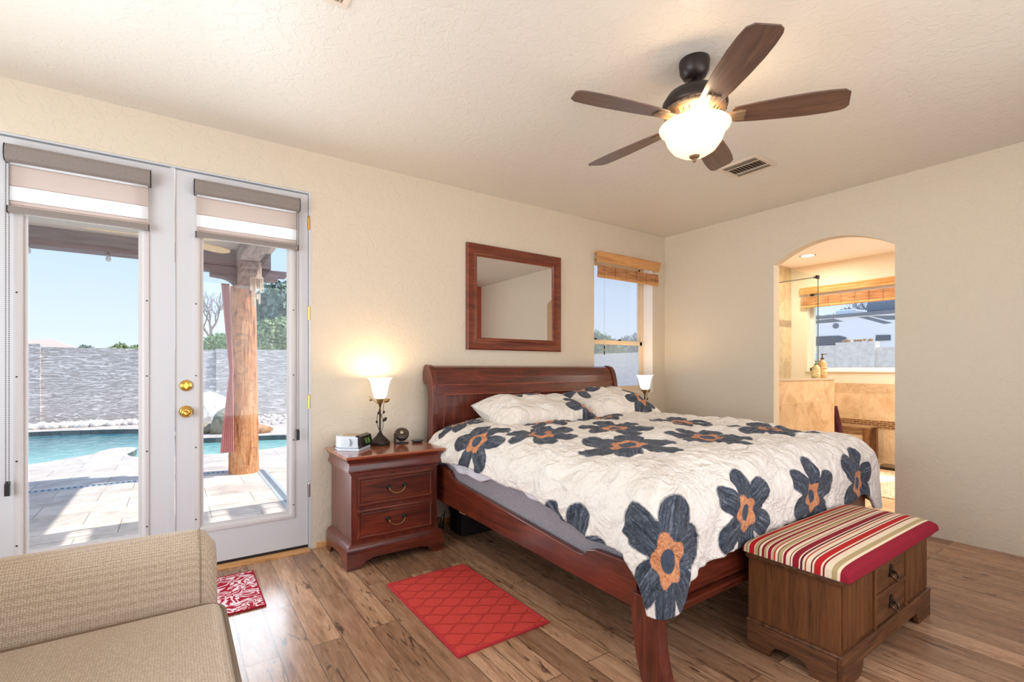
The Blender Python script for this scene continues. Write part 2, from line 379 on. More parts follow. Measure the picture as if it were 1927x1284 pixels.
# ------------------------------------------------------------------ french doors
def lite_door(name, x0, x1, gx0, gx1, hinge_side):
    z0, z1, gz0, gz1 = 0.030, 2.443, 0.262, 2.27
    ya, yb = 0.012, 0.056
    d = MB().box(x0, gx0, ya, yb, z0, z1).box(gx1, x1, ya, yb, z0, z1).box(gx0, gx1, ya, yb, z0, gz0).box(gx0, gx1, ya, yb, gz1, z1)
    d = struct(name, d, DOORP)
    MB().box(x0, x1, 0.016, 0.05, 0.0125, 0.0295).build('door_gap_shade', DARK, d)  # black strip standing in for the shade in the gap under the door
    tr = MB(); tr.rectring(gx0-0.034, gx1+0.034, gz0-0.034, gz1+0.034, [(0, 0), (0.003, 0.008), (0.012, 0.011), (0.024, 0.008), (0.034, 0.002), (0.036, -0.010), (0.052, -0.010)], ya)
    MB.build(tr, 'glass_frame', plain('glass_frame_paint', (204, 202, 200), 0.4), d, autosmooth=True)
    MB().box(gx0+0.002, gx1-0.002, 0.030, 0.036, gz0+0.002, gz1-0.002).build('glass_pane', GLASS, d)
    for k in range(5):
        for xx in (gx0-0.022, gx1+0.022):
            MB().lathe([(0.0001, ya-0.0125), (0.004, ya-0.0125), (0.005, ya-0.009)], (xx, 0, 0.32+k*0.44), 8, 'y').build('screw', DARK, d)
    return d
d1 = lite_door('door_1', -5.375, -4.612, -5.248, -4.752, 'l')
d2 = lite_door('door_2', -4.594, -3.842, -4.468, -3.958, 'r')
for z in (2.248, 1.625, 1.013, 0.404):
    h_ = MB().lathe([(0.0065, -0.045), (0.008, -0.045), (0.008, 0.045), (0.0065, 0.05)], (-3.836, 0.0045, z), 10).box(-3.845, -3.828, 0.0085, 0.0118, z-0.044, z+0.044)
    h_.build('hinge', BRASS if z > 0.9 else STEEL, d2)
db = MB().lathe([(0.034, 0.012), (0.034, 0.006), (0.030, 0.0), (0.016, -0.004), (0.014, -0.010)], (-4.54, 0, 1.14), 24, 'y').box(-4.546, -4.534, -0.020, -0.008, 1.122, 1.158)
db.build('deadbolt', BRASS, d2, autosmooth=True)
kn = MB().lathe([(0.036, 0.012), (0.036, 0.006), (0.030, 0.0), (0.012, -0.006), (0.012, -0.03), (0.024, -0.036), (0.029, -0.050), (0.024, -0.062), (0.012, -0.066), (0.008, -0.064), (0.0001, -0.064)], (-4.54, 0, 0.982), 28, 'y')
kn.build('door_knob', BRASS, d2, smooth=True)
MB().box(-4.618, -4.596, 0.004, 0.0118, 0.03, 2.446).build('astragal', DOORP, d1)
jm = MB().box(DX0, DX0+0.008, 0.001, T, 0, DZ).box(-3.839, DX1-0.0005, 0.0, T, 0, DZ-0.001).box(DX0+0.008, -3.839, 0.001, T, 2.451, DZ-0.001)
jm.prism([(-3.840, 0.0), (-3.818, 0.0), (-3.800, -0.0), (-3.800, -0.006), (-3.838, -0.006)], 0, 0.0001, 'z')
struct('trim_1', jm, DOORP)
struct('trim_2', MB().box(DX0+0.01, -3.842, 0.004, T, 0.0, 0.010).box(DX0+0.01, -3.842, -0.055, 0.004, 0.0, 0.012), VALANCE)

# ------------------------------------------------------------------ roller shades on the doors
FAB = woven('shade_cassette_fabric', (166, 158, 150), (132, 124, 118), 500)
SHEER = M('shade_sheer', (250, 250, 250), 0.8); SHEER.b.inputs['Transmission Weight'].default_value = 0.0
def translucent(name, color, transp=0.3, trans=0.5):
    m = bpy.data.materials.new(name); m.use_nodes = True; t = m.node_tree; t.nodes.clear()
    o = t.nodes.new('ShaderNodeOutputMaterial'); a = t.nodes.new('ShaderNodeBsdfDiffuse'); b = t.nodes.new('ShaderNodeBsdfTranslucent'); c = t.nodes.new('ShaderNodeBsdfTransparent')
    m1 = t.nodes.new('ShaderNodeMixShader'); m2 = t.nodes.new('ShaderNodeMixShader'); a.inputs[0].default_value = srgb(*color); b.inputs[0].default_value = srgb(*color)
    m1.inputs[0].default_value = trans; m2.inputs[0].default_value = transp
    t.links.new(a.outputs[0], m1.inputs[1]); t.links.new(b.outputs[0], m1.inputs[2]); t.links.new(m1.outputs[0], m2.inputs[1]); t.links.new(c.outputs[0], m2.inputs[2]); t.links.new(m2.outputs[0], o.inputs[0])
    return m
OPAQ = translucent('shade_fabric', (218, 206, 198), 0.04, 0.45); SHR = translucent('shade_sheer_band', (252, 252, 252), 0.30, 0.65)
def shade(x0, x1, chain_x, z_end, label):
    s = thing('roller_shade', ((x0+x1)/2, -0.03, 2.35), label, 'window shade', 'roller shades on the french doors')
    pr = [(0.009, 2.392), (-0.045, 2.392), (-0.056, 2.372), (-0.058, 2.335), (-0.050, 2.312), (-0.035, 2.305), (0.009, 2.305)]
    MB().prism(pr, x0, x1, 'x').build('cassette', FAB, s, bevel=0.003)
    for xx in (x0-0.004, x1): MB().prism(pr, xx, xx+0.004, 'x').build('end_cap', DARK, s)
    a, b = x0+0.012, x1-0.012
    MB().box(a, b, -0.022, -0.020, 2.29, 2.310).build('sheer_band', SHR, s)
    MB().box(a, b, -0.0225, -0.0195, 2.185, 2.29).build('fabric_band', OPAQ, s)
    MB().box(a, b, -0.022, -0.020, 2.105, 2.185).build('sheer_band', SHR, s)
    MB().box(a, b, -0.0225, -0.0195, 2.075, 2.108).build('fabric_band', OPAQ, s)
    ln = MB()
    for z in (2.185, 2.108, 2.088, 2.29): ln.box(a, b, -0.0232, -0.0228, z-0.0012, z+0.0012)
    ln.build('hem_line', plain('hem_thread', (140, 110, 90), 0.8), s)
    MB().prism([(-0.034, 2.078), (-0.010, 2.078), (-0.008, 2.05), (-0.014, 2.043), (-0.030, 2.043), (-0.036, 2.052)], a-0.004, b+0.004, 'x').build('bottom_rail', FAB, s, bevel=0.002)
    for xx in (a-0.007, b+0.004): MB().box(xx, xx+0.003, -0.037, -0.007, 2.042, 2.079).build('end_cap', DARK, s)
    ch = MB(); zz = 2.31
    while zz > z_end+0.02:
        for k in (-0.006, 0.006): ch.box(chain_x+k-0.0022, chain_x+k+0.0022, -0.030, -0.026, zz-0.0085, zz-0.001)
        zz -= 0.0105
    ch.build('bead_chain', plain('chain_grey', (110, 108, 106), 0.5), s)
    t = MB().prism([(-0.036, z_end-0.03), (-0.018, z_end-0.03), (-0.018, z_end+0.045), (-0.036, z_end+0.03)], chain_x-0.011, chain_x+0.011, 'x')
    t.build('chain_weight', DARK, s, bevel=0.003); return s
shade(-5.305, -4.712, -5.298, 0.62, 'grey-beige roller shade rolled up on the left glass door')
shade(-4.498, -3.906, -3.915, 0.79, 'grey-beige roller shade rolled up on the right glass door')

# ------------------------------------------------------------------ bedroom window
wf = MB(); ya, yb = 0.125, 0.175
for b in ((WX0, WX0+0.03, ya, yb, WZ0, WZ1), (WX1-0.032, WX1, ya, yb, WZ0, WZ1), (WX0, WX1, ya, yb, WZ0, WZ0+0.03), (WX0, WX1, ya, yb, WZ1-0.03, WZ1)): wf.box(*b)
win = struct('window_1', wf, TRIMB)
us = MB(); x0, x1 = WX0+0.03, WX1-0.032
for b in ((x0, x0+0.03, 0.15, 0.17, 1.53, 2.37), (x1-0.03, x1, 0.15, 0.17, 1.53, 2.37), (x0, x1, 0.15, 0.17, 1.53, 1.555), (x0, x1, 0.15, 0.17, 2.34, 2.37)): us.box(*b)
us.build('upper_sash', TRIMB, win)
ls = MB()
for b in ((x0, x0+0.035, 0.122, 0.146, 1.015, 1.545), (x1-0.035, x1, 0.122, 0.146, 1.015, 1.545), (x0, x1, 0.122, 0.146, 1.505, 1.55), (x0, x1, 0.122, 0.146, 1.015, 1.055)): ls.box(*b)
lsh = ls.build('lower_sash', TRIMB, win)
for xx in (-0.99, -0.62): MB().box(xx-0.03, xx+0.03, 0.118, 0.128, 1.55, 1.558).box(xx-0.008, xx+0.02, 0.112, 0.124, 1.556, 1.566).build('sash_lock', DARK, lsh)
MB().box(x0+0.03, x1-0.03, 0.158, 0.162, 1.555, 2.34).build('glass_pane', GLASS, win)
MB().box(x0+0.035, x1-0.035, 0.132, 0.136, 1.055, 1.505).build('glass_pane', GLASS, win)
SCREEN = translucent('insect_screen', (230, 234, 240), 0.78, 0.6)
MB().box(WX0+0.002, WX1-0.002, 0.184, 0.186, WZ0+0.002, WZ1-0.002).build('insect_screen', SCREEN, win)
struct('trim_3', MB().box(WX0, WX1, 0.0, 0.124, WZ0, WZ0+0.004).box(WX1-0.003, WX1, 0.0, 0.124, WZ0+0.004, WZ1-0.001), plain('reveal_paint', (238, 232, 224), 0.5))
CORDB = plain('cord_brown', (96, 62, 40), 0.8)
def bamboo(name_label, x0, x1, zt, zb, axis='x', off=0.0, drop=0.0, group=None):
    """woven-wood shade: crown-moulded valance with the shade folded up below"""
    P = (lambda a, b, c: (a, b, c)) if axis == 'x' else (lambda a, b, c: (off+b, a, c))
    mat = VALANCE if axis == 'x' else VALANCEY
    c = P((x0+x1)/2, -0.03, zt); s = thing('bamboo_shade', c, name_label, 'window shade', group)
    def pz(poly, a, b, nm, m, bev=0.0):
        mb = MB().prism(poly, a, b, 'x')
        if axis != 'x': mb.v = [P(*v) for v in mb.v]
        return mb.build(nm, m, s, bevel=bev)
    h = 0.10
    pz([(0, zt), (-0.072, zt), (-0.075, zt-0.012), (-0.066, zt-0.03), (-0.063, zt-0.055), (-0.057, zt-0.068), (-0.056, zt-h+0.006), (-0.050, zt-h), (-0.042, zt-h), (-0.042, zt-0.012), (0, zt-0.012)], x0, x1, 'valance', mat, 0.002)
    a, b = x0+0.014, x1-0.014
    m = M('woven_bamboo', (170, 116, 72), 0.7); v = m.coord((2, 2, 1)) 
    nz = m.noise(m.coord((6, 6, 160)), 1.0, 3); m.base(m.ramp(nz, [(0.35, (138, 88, 54)), (0.5, (178, 124, 80)), (0.66, (208, 156, 108))])); m.bump(nz, 0.4, 0.003)
    pz([(-0.050, zt-h-0.036), (-0.040, zt-h-0.036), (-0.040, zb+0.028), (-0.052, zb+0.028), (-0.056, zb+0.05), (-0.052, zb+0.07)], a, b, 'woven_shade', m.m)
    pz([(-0.058, zb+0.032), (-0.036, zb+0.032), (-0.032, zb+0.012), (-0.038, zb), (-0.052, zb), (-0.060, zb+0.012)], a, b, 'bottom_roll', mat, 0.003)
    k = a+0.08
    while k < b:
        st = MB().box(k-0.0012, k+0.0012, -0.0605, -0.0585, zb+0.01, zt-h-0.036)
        k += 0.16
        if axis != 'x': st.v = [P(*q) for q in st.v]
        st.build('lift_cord', CORDB, s)
    if drop:
        q = P(x0+0.10, -0.05, 0); MB().box(q[0]-0.001, q[0]+0.001, q[1]-0.001, q[1]+0.001, drop, zt-h).build('pull_cord', plain('cord_pale', (176, 190, 205), 0.7), s)
        for z in (drop-0.0, drop-0.055): MB().lathe([(0.002, z+0.02), (0.007, z+0.012), (0.004, z), (0.008, z-0.012), (0.002, z-0.018)], (q[0]+0.002, q[1], 0), 10).build('cord_tassel', DARK, s)
    return s
bamboo('wooden valance and folded bamboo shade over the bedroom window by the bed', -1.125, -0.162, 2.425, 2.165, 'x', 0, 1.46)

# ------------------------------------------------------------------ bathroom window and fittings
wb = MB(); xa, xb = BX+0.10, BX+0.16
for b in ((xa, xb, VY1-0.05, VY1, VZ0, VZ1), (xa, xb, VY0, VY0+0.05, VZ0, VZ1), (xa, xb, VY0, VY1, VZ0, VZ0+0.06), (xa, xb, VY0, VY1, VZ1-0.05, VZ1)): wb.box(*b)
w2 = struct('window_2', wb, WHITE)
MB().box(BX+0.128, BX+0.134, VY0+0.05, VY1-0.05, VZ0+0.06, VZ1-0.05).build('glass_pane', GLASS, w2)
struct('trim_4', MB().box(BX-0.02, BX+0.10, VY0-0.02, VY1+0.02, VZ0-0.001, VZ0+0.012), WHITE)
bamboo('long honey-coloured wooden valance with bamboo shade over the bathroom window', -2.06, -0.15, 2.42, 2.125, 'y', BX, 0)
gp = thing('shower_glass_panel', (0.65, -1.13, 1.147), 'clear glass shower panel standing on the low tiled wall', 'glass panel')
MB().box(TB+0.005, 1.14, -1.134, -1.126, 1.147, 2.25).build('glass_sheet', glass('shower_glass', (244, 250, 246)), gp)
MB().box(1.1385, 1.1415, -1.1345, -1.1255, 1.147, 2.25).build('polished_edge', plain('glass_edge', (120, 138, 130), 0.2), gp)
MB().box(1.10, 1.15, -1.142, -1.118, 2.222, 2.258).box(1.115, 1.135, -1.118, -1.09, 2.232, 2.25).build('clamp', BRONZE, gp, bevel=0.002)
MB().tube([(1.125, -1.10, 2.241), (1.125, -0.014, 2.241)], 0.006, 8).build('support_bar', STEEL, gp)
def pump_bottle(x, y, z, r, h, col, pump, label, flat=1.0):
    b = thing('pump_bottle', (x, y, z), label, 'bottle', 'pump bottles on the low shower wall')
    MB().lathe([(r*0.9, z), (r, z+0.008), (r, z+h*0.50), (r*0.92, z+h*0.62), (r*0.5, z+h*0.73), (r*0.36, z+h*0.76)], (x, y, 0), 24).build('bottle_body', plain('bottle_plastic', col, 0.35), b, smooth=True)
    MB().lathe([(r*0.38, z+h*0.755), (r*0.40, z+h*0.83), (r*0.15, z+h*0.84), (r*0.13, z+h*0.95), (r*0.3, z+h*0.955), (r*0.28, z+h)], (x, y, 0), 14).box(x-0.006, x+0.006, y-0.045, y, z+h*0.965, z+h*0.99).build('pump', plain('pump_plastic', pump, 0.4), b)
    MB().lathe([(r+0.0008, z+h*0.14), (r+0.0008, z+h*0.46)], (x, y, 0), 24, cap=False).build('paper_label', plain('bottle_label', tuple(min(255, c+22) for c in col), 0.5), b)
    for k, zz in enumerate((0.38, 0.20)):
        tl = MB().lathe([(r+0.0014, z+h*zz), (r+0.0014, z+h*(zz+0.02))], (x, y, 0), 48, cap=False)
        tl.f = [f for i, f in enumerate(tl.f) if 28 <= (i % 48) <= 36]; tl.build('print', plain('label_print', (120, 96, 70), 0.6), b)
pump_bottle(1.005, -1.165, 1.145, 0.040, 0.185, (222, 204, 150), (120, 140, 84), 'short clear pump bottle with green pump beside the taller bottle')
pump_bottle(1.155, -1.165, 1.145, 0.043, 0.262, (222, 186, 136), (120, 78, 52), 'tall tan pump bottle with brown pump at the glass panel edge')
dl = thing('recessed_light', (2.26, -0.535, H), 'round recessed ceiling light glowing in the bathroom ceiling', 'ceiling light')
MB().lathe([(0.095, H-0.004), (0.098, H), (0.08, H), (0.078, H-0.005)], (2.26, -0.535, 0), 32, cap=False).build('trim_ring', WHITE, dl)
MB().lathe([(0.0001, H-0.002), (0.079, H-0.002)], (2.26, -0.535, 0), 32, cap=False).build('lens', glow('recessed_glow', (255, 226, 180), 6), dl)
light('recessed_lamp_light', 'AREA', (2.26, -0.535, H-0.03), 14, (1.0, 0.88, 0.72), 0.14, direction=(0, 0, -1))
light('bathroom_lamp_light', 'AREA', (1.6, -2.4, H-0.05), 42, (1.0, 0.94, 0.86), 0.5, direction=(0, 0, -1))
RECL = wood('reclaimed_wood', (70, 42, 26), (120, 76, 44), (166, 120, 76), 'z', 1.4, 0.6, 0.3)
RECLY = wood('reclaimed_wood_y', (78, 60, 42), (140, 110, 78), (180, 150, 112), 'y', 1.4, 0.6, 0.3)
bn = thing('side_table', (2.73, -0.85, 0), 'small rustic wood-framed stone-panelled table against the bathroom tiles', 'table')
MB().box(2.56, 2.90, -1.11, -0.56, 0.485, 0.505).build('tabletop', RECLY, bn, bevel=0.003)
for yy in (-1.08, -0.59):
    for xx in (2.59, 2.87): MB().box(xx-0.028, xx+0.028, yy-0.028, yy+0.028, 0.0, 0.485).build('leg', RECL, bn, bevel=0.003)
MB().box(2.575, 2.60, -1.052, -0.618, 0.40, 0.485).build('apron', RECLY, bn)
sm_ = M('pale_stone', (206, 192, 168), 0.6); nn = sm_.noise(sm_.coord(), 14, 6); sm_.base(sm_.ramp(nn, [(0.35, (170, 156, 132)), (0.6, (214, 202, 178))]))
MB().box(2.58, 2.595, -1.052, -0.618, 0.04, 0.40).build('stone_panel', sm_.m, bn)
sc_ = thing('bathroom_scale', (2.72, -1.36, 0), 'flat dark bathroom scale on the bathroom floor beside the rustic table', 'scale')
MB().box(2.58, 2.86, -1.52, -1.19, 0.012, 0.034).build('platform', plain('dark_glass', (52, 42, 36), 0.15), sc_, bevel=0.004)
for xx in (2.61, 2.83):
    for yy in (-1.48, -1.23): MB().lathe([(0.014, 0), (0.014, 0.012)], (xx, yy, 0), 12).build('foot', DARK, sc_)
tw = MB(); N = 10
tpts = []
Pt = np.zeros((18, 12, 3))
for i in range(18):
    z = 0.83-0.72*i/17
    for j in range(12):
        u = j/11; spread = 0.05+0.24*(i/17)
        Pt[i, j] = (1.405+0.012*math.sin(u*14)+0.02*i/17, -1.20+0.12*u*0+(-0.02+u*0.13) - 0.0, z); Pt[i, j, 0] += u*0.0; Pt[i, j, 1] = -1.185+0.10*u-spread*0.25*(1-u); Pt[i, j, 0] = 1.41+spread*(0.15+0.6*(1-u))+0.01*math.sin(u*18+i*.2)
towel = grid_mesh('towel', Pt, woven('plum_towel', (112, 62, 68), (84, 44, 52), 200), solid=0.012)
tag(towel, 'plum bath towel hanging at the end of the low tiled wall', 'towel')
rg = M('bath_rug_pattern', (232, 214, 188), 0.95, spec=0.1); nv = rg.noise(rg.coord(), 7, 1, 0.4, 1.5)
fr_ = rg.math('FRACT', rg.math('MULTIPLY', nv, 9.0)); rg.base(rg.ramp(fr_, [(0.0, (172, 128, 96)), (0.14, (176, 134, 100)), (0.2, (236, 220, 196)), (0.9, (238, 224, 200))]))
tag(MB().box(1.0, 2.35, -2.45, -1.32, 0.0, 0.012).build('bath_rug', rg.m, bevel=0.004), 'cream rug with brown swirls on the bathroom floor beyond the arch', 'rug')

# ------------------------------------------------------------------ ceiling registers
def register(cx_, cy_, sx, sy, label):
    r = thing('ceiling_register', (cx_, cy_, H), label, 'air vent', 'ceiling air vents')
    fr = MB(); z0 = H-0.010
    x0, x1, y0, y1 = cx_-sx/2, cx_+sx/2, cy_-sy/2, cy_+sy/2; b = 0.026
    for q in ((x0, x1, y0, y0+b), (x0, x1, y1-b, y1), (x0, x0+b, y0+b, y1-b), (x1-b, x1, y0+b, y1-b)): fr.box(*q, z0, H)
    fr.build('frame', plain('register_frame', (216, 200, 180), 0.45), r, bevel=0.002)
    MB().box(x0+b, x1-b, y0+b, y1-b, H-0.002, H-0.0005).build('duct_opening', plain('duct_dark', (70, 56, 44), 0.8), r)
    lm = plain('register_louver', (206, 190, 170), 0.45)
    def louver(n, ax, a0, a1, c0, c1):
        for k in range(n):
            c = a0+(a1-a0)*(k+0.5)/n; m = MB()
            poly = [(c-0.006, H-0.013), (c-0.0045, H-0.0135), (c+0.006, H-0.004), (c+0.0045, H-0.0035)]
            if ax == 'x': m.prism(poly, c0, c1, 'y')
            else: m.prism(poly, c0, c1, 'x')
            m.build('louver', lm, r)
    xm0, xm1 = x0+b+0.055, x1-b-0.055
    louver(3, 'x', x0+b, xm0, y0+b, y1-b); louver(3, 'x', xm1, x1-b, y0+b, y1-b)
    for q in (xm0, xm1): MB().box(q-0.002, q+0.002, y0+b, y1-b, H-0.013, H-0.002).build('divider', lm, r)
    louver(10, 'y', y0+b, y1-b, xm0+0.002, xm1-0.002)
register(-1.12, -1.59, 0.285, 0.30, 'square beige ceiling air vent just beyond the ceiling fan')
register(-4.152, -1.632, 0.285, 0.285, 'ceiling air vent cut off by the top edge of the photo')
# ------------------------------------------------------------------ bed
bed = thing('sleigh_bed', (-2.0, -1.2, 0), 'dark cherry wood sleigh bed with scrolled headboard against the back wall', 'bed')
FR = [(1.275, -0.085), (1.262, -0.125), (1.235, -0.152), (1.19, -0.172), (1.12, -0.190), (1.02, -0.205), (0.90, -0.205), (0.78, -0.195), (0.62, -0.185), (0.40, -0.180), (0.0, -0.180)]
def front(z):
    for (za, ya), (zb, yb) in zip(FR[:-1], FR[1:]):
        if za >= z >= zb: return ya+(yb-ya)*(za-z)/(za-zb)
    return FR[0][1] if z > FR[0][0] else FR[-1][1]
post = [(y, z) for z, y in FR]+[(-0.09, 0.0), (-0.09, 0.5), (-0.095, 0.75), (-0.11, 0.92), (-0.115, 1.02), (-0.10, 1.09), (-0.075, 1.125), (-0.05, 1.12), (-0.030, 1.135), (-0.016, 1.17), (-0.014, 1.215), (-0.03, 1.255), (-0.055, 1.275)]
HX0, HX1 = -3.0, -0.985
for x0 in (HX0, HX1-0.045): MB().prism(post, x0, x0+0.045, 'x').build('headboard_post', CHERRYZ, bed, bevel=0.004)
def slab(z0, z1, off, th, x0, x1, name, mat, n=8):
    zs = [z1+(z0-z1)*k/n for k in range(n+1)]
    MB().prism([(front(z)+off, z) for z in zs]+[(front(z)+off+th, z) for z in zs[::-1]], x0, x1, 'x').build(name, mat, bed, bevel=0.002)
xa, xb = HX0+0.045, HX1-0.045
roll = [(y+0.012, z-0.008) for z, y in FR[:5]]+[(-0.15, 1.115), (-0.13, 1.15), (-0.10, 1.15), (-0.06, 1.145), (-0.032, 1.165), (-0.028, 1.215), (-0.045, 1.252)]
MB().prism(roll, xa, xb, 'x').build('top_rail', CHERRY, bed, bevel=0.003)
slab(1.045, 1.118, 0.016, 0.03, xa, xb, 'upper_rail', CHERRY, 3)
slab(0.30, 1.045, 0.018, 0.03, xa, xa+0.055, 'stile', CHERRYZ); slab(0.30, 1.045, 0.018, 0.03, xb-0.055, xb, 'stile', CHERRYZ); slab(0.30, 1.045, 0.018, 0.03, -2.03, -1.96, 'stile', CHERRYZ)
slab(0.30, 1.045, 0.032, 0.015, xa+0.055, -2.03, 'headboard_panel', CHERRYZ); slab(0.30, 1.045, 0.032, 0.015, -1.96, xb-0.055, 'headboard_panel', CHERRYZ)
HIGHLIGHT = wood('highlight_wood', (120, 56, 38), (156, 84, 58), (176, 104, 76), 'x', 1.0, 0.35)  # paler strips paint the highlight lines along the headboard panel edges
for zb_, zt_, q0, q1 in ((1.115, 1.120, xa, xb), (1.040, 1.046, xa+0.055, -2.03), (1.040, 1.046, -1.96, xb-0.055)): slab(zb_, zt_, 0.012, 0.010, q0, q1, 'highlight_strip', HIGHLIGHT, 2)
for q0 in (xa+0.055, -2.034, -1.96, xb-0.059): slab(0.60, 1.045, 0.014, 0.010, q0, q0+0.004, 'highlight_strip', HIGHLIGHT, 6)
def rail(x0, x1):
    up = [(-0.20, 0.56), (-0.50, 0.555), (-0.56, 0.54), (-0.60, 0.50), (-0.65, 0.485), (-1.25, 0.435), (-1.86, 0.385), (-1.89, 0.388), (-1.925, 0.418), (-1.97, 0.432), (-2.21, 0.440)]
    lo = [(-2.21, 0.262), (-0.20, 0.312)]
    return MB().prism(up+lo, x0, x1, 'x').build('side_rail', CHERRYY, bed, bevel=0.004)
rail(-3.055, -3.025); rail(-0.965, -0.935)
leg_p = [(-2.20, 0.34), (-2.20, 0.27), (-2.205, 0.18), (-2.222, 0.09), (-2.25, 0.0), (-2.375, 0.0), (-2.352, 0.07), (-2.334, 0.15), (-2.326, 0.25), (-2.31, 0.33), (-2.29, 0.34)]
for x0 in (-3.075, -0.985): MB().prism(leg_p, x0, x0+0.06, 'x').build('leg', CHERRYZ, bed, bevel=0.003)
MB().box(-3.015, -0.985, -2.295, -2.262, 0.30, 0.50).build('foot_rail', CHERRY, bed, bevel=0.004)
MB().box(-3.015, -0.985, -2.315, -2.255, 0.255, 0.285).build('foot_ledge', CHERRY, bed, bevel=0.006)
for yy in (-0.7, -1.3, -1.9): MB().box(-3.025, -0.965, yy-0.04, yy+0.04, 0.275, 0.297).build('slat', plain('pine_slat', (150, 120, 84), 0.7), bed)
BXF = woven('box_spring_fabric', (172, 168, 170), (132, 128, 132), 260, 0.95, 0.35)
bs = rbox(-3.015, -0.985, -2.25, -0.20, 0.300, 0.585, 0.02, 3)
tag(bs.build('box_spring', BXF, None, smooth=False), 'grey fabric box spring resting inside the bed rails', 'box spring')
mt = thing('mattress', (-2.0, -1.2, 0.588), 'white-sheeted mattress showing as a thin dotted edge below the duvet', 'mattress')
rbox(-2.98, -1.02, -2.20, -0.215, 0.588, 0.70, 0.05, 4).build('mattress_body', plain('mattress_ticking', (228, 224, 220), 0.9), mt, smooth=True)
sh = M('fitted_sheet_cotton', (226, 226, 232), 0.9, spec=0.2); vv = sh.n('TexVoronoi'); vv.inputs['Scale'].default_value = 22; vv.inputs['Randomness'].default_value = 0.15
sh.l(sh.coord(), vv.inputs['Vector']); sh.base(sh.ramp(vv.outputs['Distance'], [(0.10, (40, 44, 60)), (0.13, (226, 226, 232))]))
Ps = np.zeros((120, 10, 3))
for i in range(120):
    y = -0.30-1.55*i/119
    zb = 0.560+0.012*math.sin(y*9)+0.010*math.sin(y*23+1)-0.015*math.exp(-((y+0.75)/0.2)**2)
    for j in range(10):
        v = j/9; Ps[i, j] = (-3.024-0.006*math.sin(v*3)-0.004*math.sin(y*40+v*3), y, 0.64+(zb-0.64)*v)
grid_mesh('fitted_sheet', Ps, sh.m, mt, solid=0.004)

# ------------------------------------------------------------------ printed duvet: cloth coordinates s (across), t (head to foot)
XL,XR,YF,YH=-2.82,-1.12,-2.12,-0.30
def sm(e0,e1,x):
    t=np.clip((x-e0)/(e1-e0),0,1); return t*t*(3-2*t)
def duvet_point(s,t):
    """cloth coords: s from left edge fold (0) across, t from head (0) to the foot; returns x,y,z"""
    W=XR-XL; L=YH-YF
    a=np.where(s<0,s,np.where(s>W,s-W,0.0)); b=np.where(t>L,t-L,0.0)
    x0=np.clip(s,0,W)+XL; y0=YH-np.clip(t,-1,L)
    rho=np.sqrt(a*a+b*b)+1e-9
    ca=np.abs(a)/rho; cb=b/rho
    ra=np.where(a>0,0.22,0.25); rb=0.21
    r=ra*ca**2+rb*cb**2+1e-9
    th=np.minimum(rho/r,math.pi/2)
    hor=r*np.sin(th); drop=r*(1-np.cos(th))+np.maximum(rho-r*math.pi/2,0)
    drop=drop*0.985
    q=(ca**4+cb**4)**0.25+1e-6
    fl=2*ca*cb*(0.035+0.05*np.clip((rho-0.3)/0.3,0,1.3))
    x=x0+np.sign(a)*(ca/q*ra*np.sin(th)+fl); y=y0-(cb/q*rb*np.sin(th)+fl)
    top=0.86-0.04*sm(0.9,1.9,t)-0.035*(1-sm(0,0.5,s))+0.010*np.sin(s*5+1)*np.sin(t*4.2)
    return x,y,top-drop
def left_over(t):   # cloth hanging past the left mattress edge
    return 0.365+0.07*sm(0.6,1.7,t)+0.10*sm(1.8,2.1,t)+0.012*np.sin(t*9)
def foot_over(u):   # u 0..1 across
    return 0.495+0.05*np.exp(-(u/0.12)**2)+0.012*np.sin(u*21)+0.06*sm(.85,1,u)

def fbm(x, y, z, sc, oct=3):
    out = np.zeros(x.shape); X = x.ravel(); Y = y.ravel(); Z = z.ravel(); o = out.ravel()
    for i in range(len(X)): o[i] = noise.fractal((X[i]*sc, Y[i]*sc, Z[i]*sc), 1.0, 2.0, oct)
    return o.reshape(x.shape)
def flower_fields(S, Tt, flowers):
    """petal / ring / centre fields (positive inside) and a petal-local stroke coordinate"""
    pet = np.full(S.shape, -1.0); pet2 = pet.copy(); PU = np.zeros(S.shape); PV = np.zeros(S.shape); ring = np.full(S.shape, -1.0); cen = np.full(S.shape, -1.0)
    for fi, (cs, ct, R, rot, n, sk) in enumerate(flowers):
        rnd = random.Random(fi*7+3)
        ds, dt = S-cs, Tt-ct
        ang = np.arctan2(dt, ds); rr = np.hypot(ds, dt)
        for k in range(n):
            a = rot+2*PI*k/n+rnd.uniform(-0.12, 0.12); L = R*rnd.uniform(0.9, 1.1)
            c, s_ = math.cos(a), math.sin(a)
            u = ds*c+dt*s_; v = -ds*s_+dt*c
            mid = L*0.55; hw_ = R*rnd.uniform(0.29, 0.34)
            wv = hw_*(0.62+0.5*np.clip(u/L, 0, 1))
            g = 1-((u-mid)/(L*0.50))**2-(v/wv)**2
            win = g > pet; pet2 = np.where(win, pet, np.maximum(pet2, g)); pet = np.where(win, g, pet); PU = np.where(win, u+k*0.7+fi*3.1, PU); PV = np.where(win, v, PV)
        wob = 1+0.16*np.cos(5*ang+fi)
        ring = np.maximum(ring, 1-rr/(R*0.34*wob)); cen = np.maximum(cen, 1-rr/(R*0.17))
    return np.stack([np.clip(pet, -1, 1), np.clip(ring, -1, 1), np.clip(cen, -1, 1)], -1), np.stack([np.clip(pet-pet2, 0, 1), PU, PV], -1)
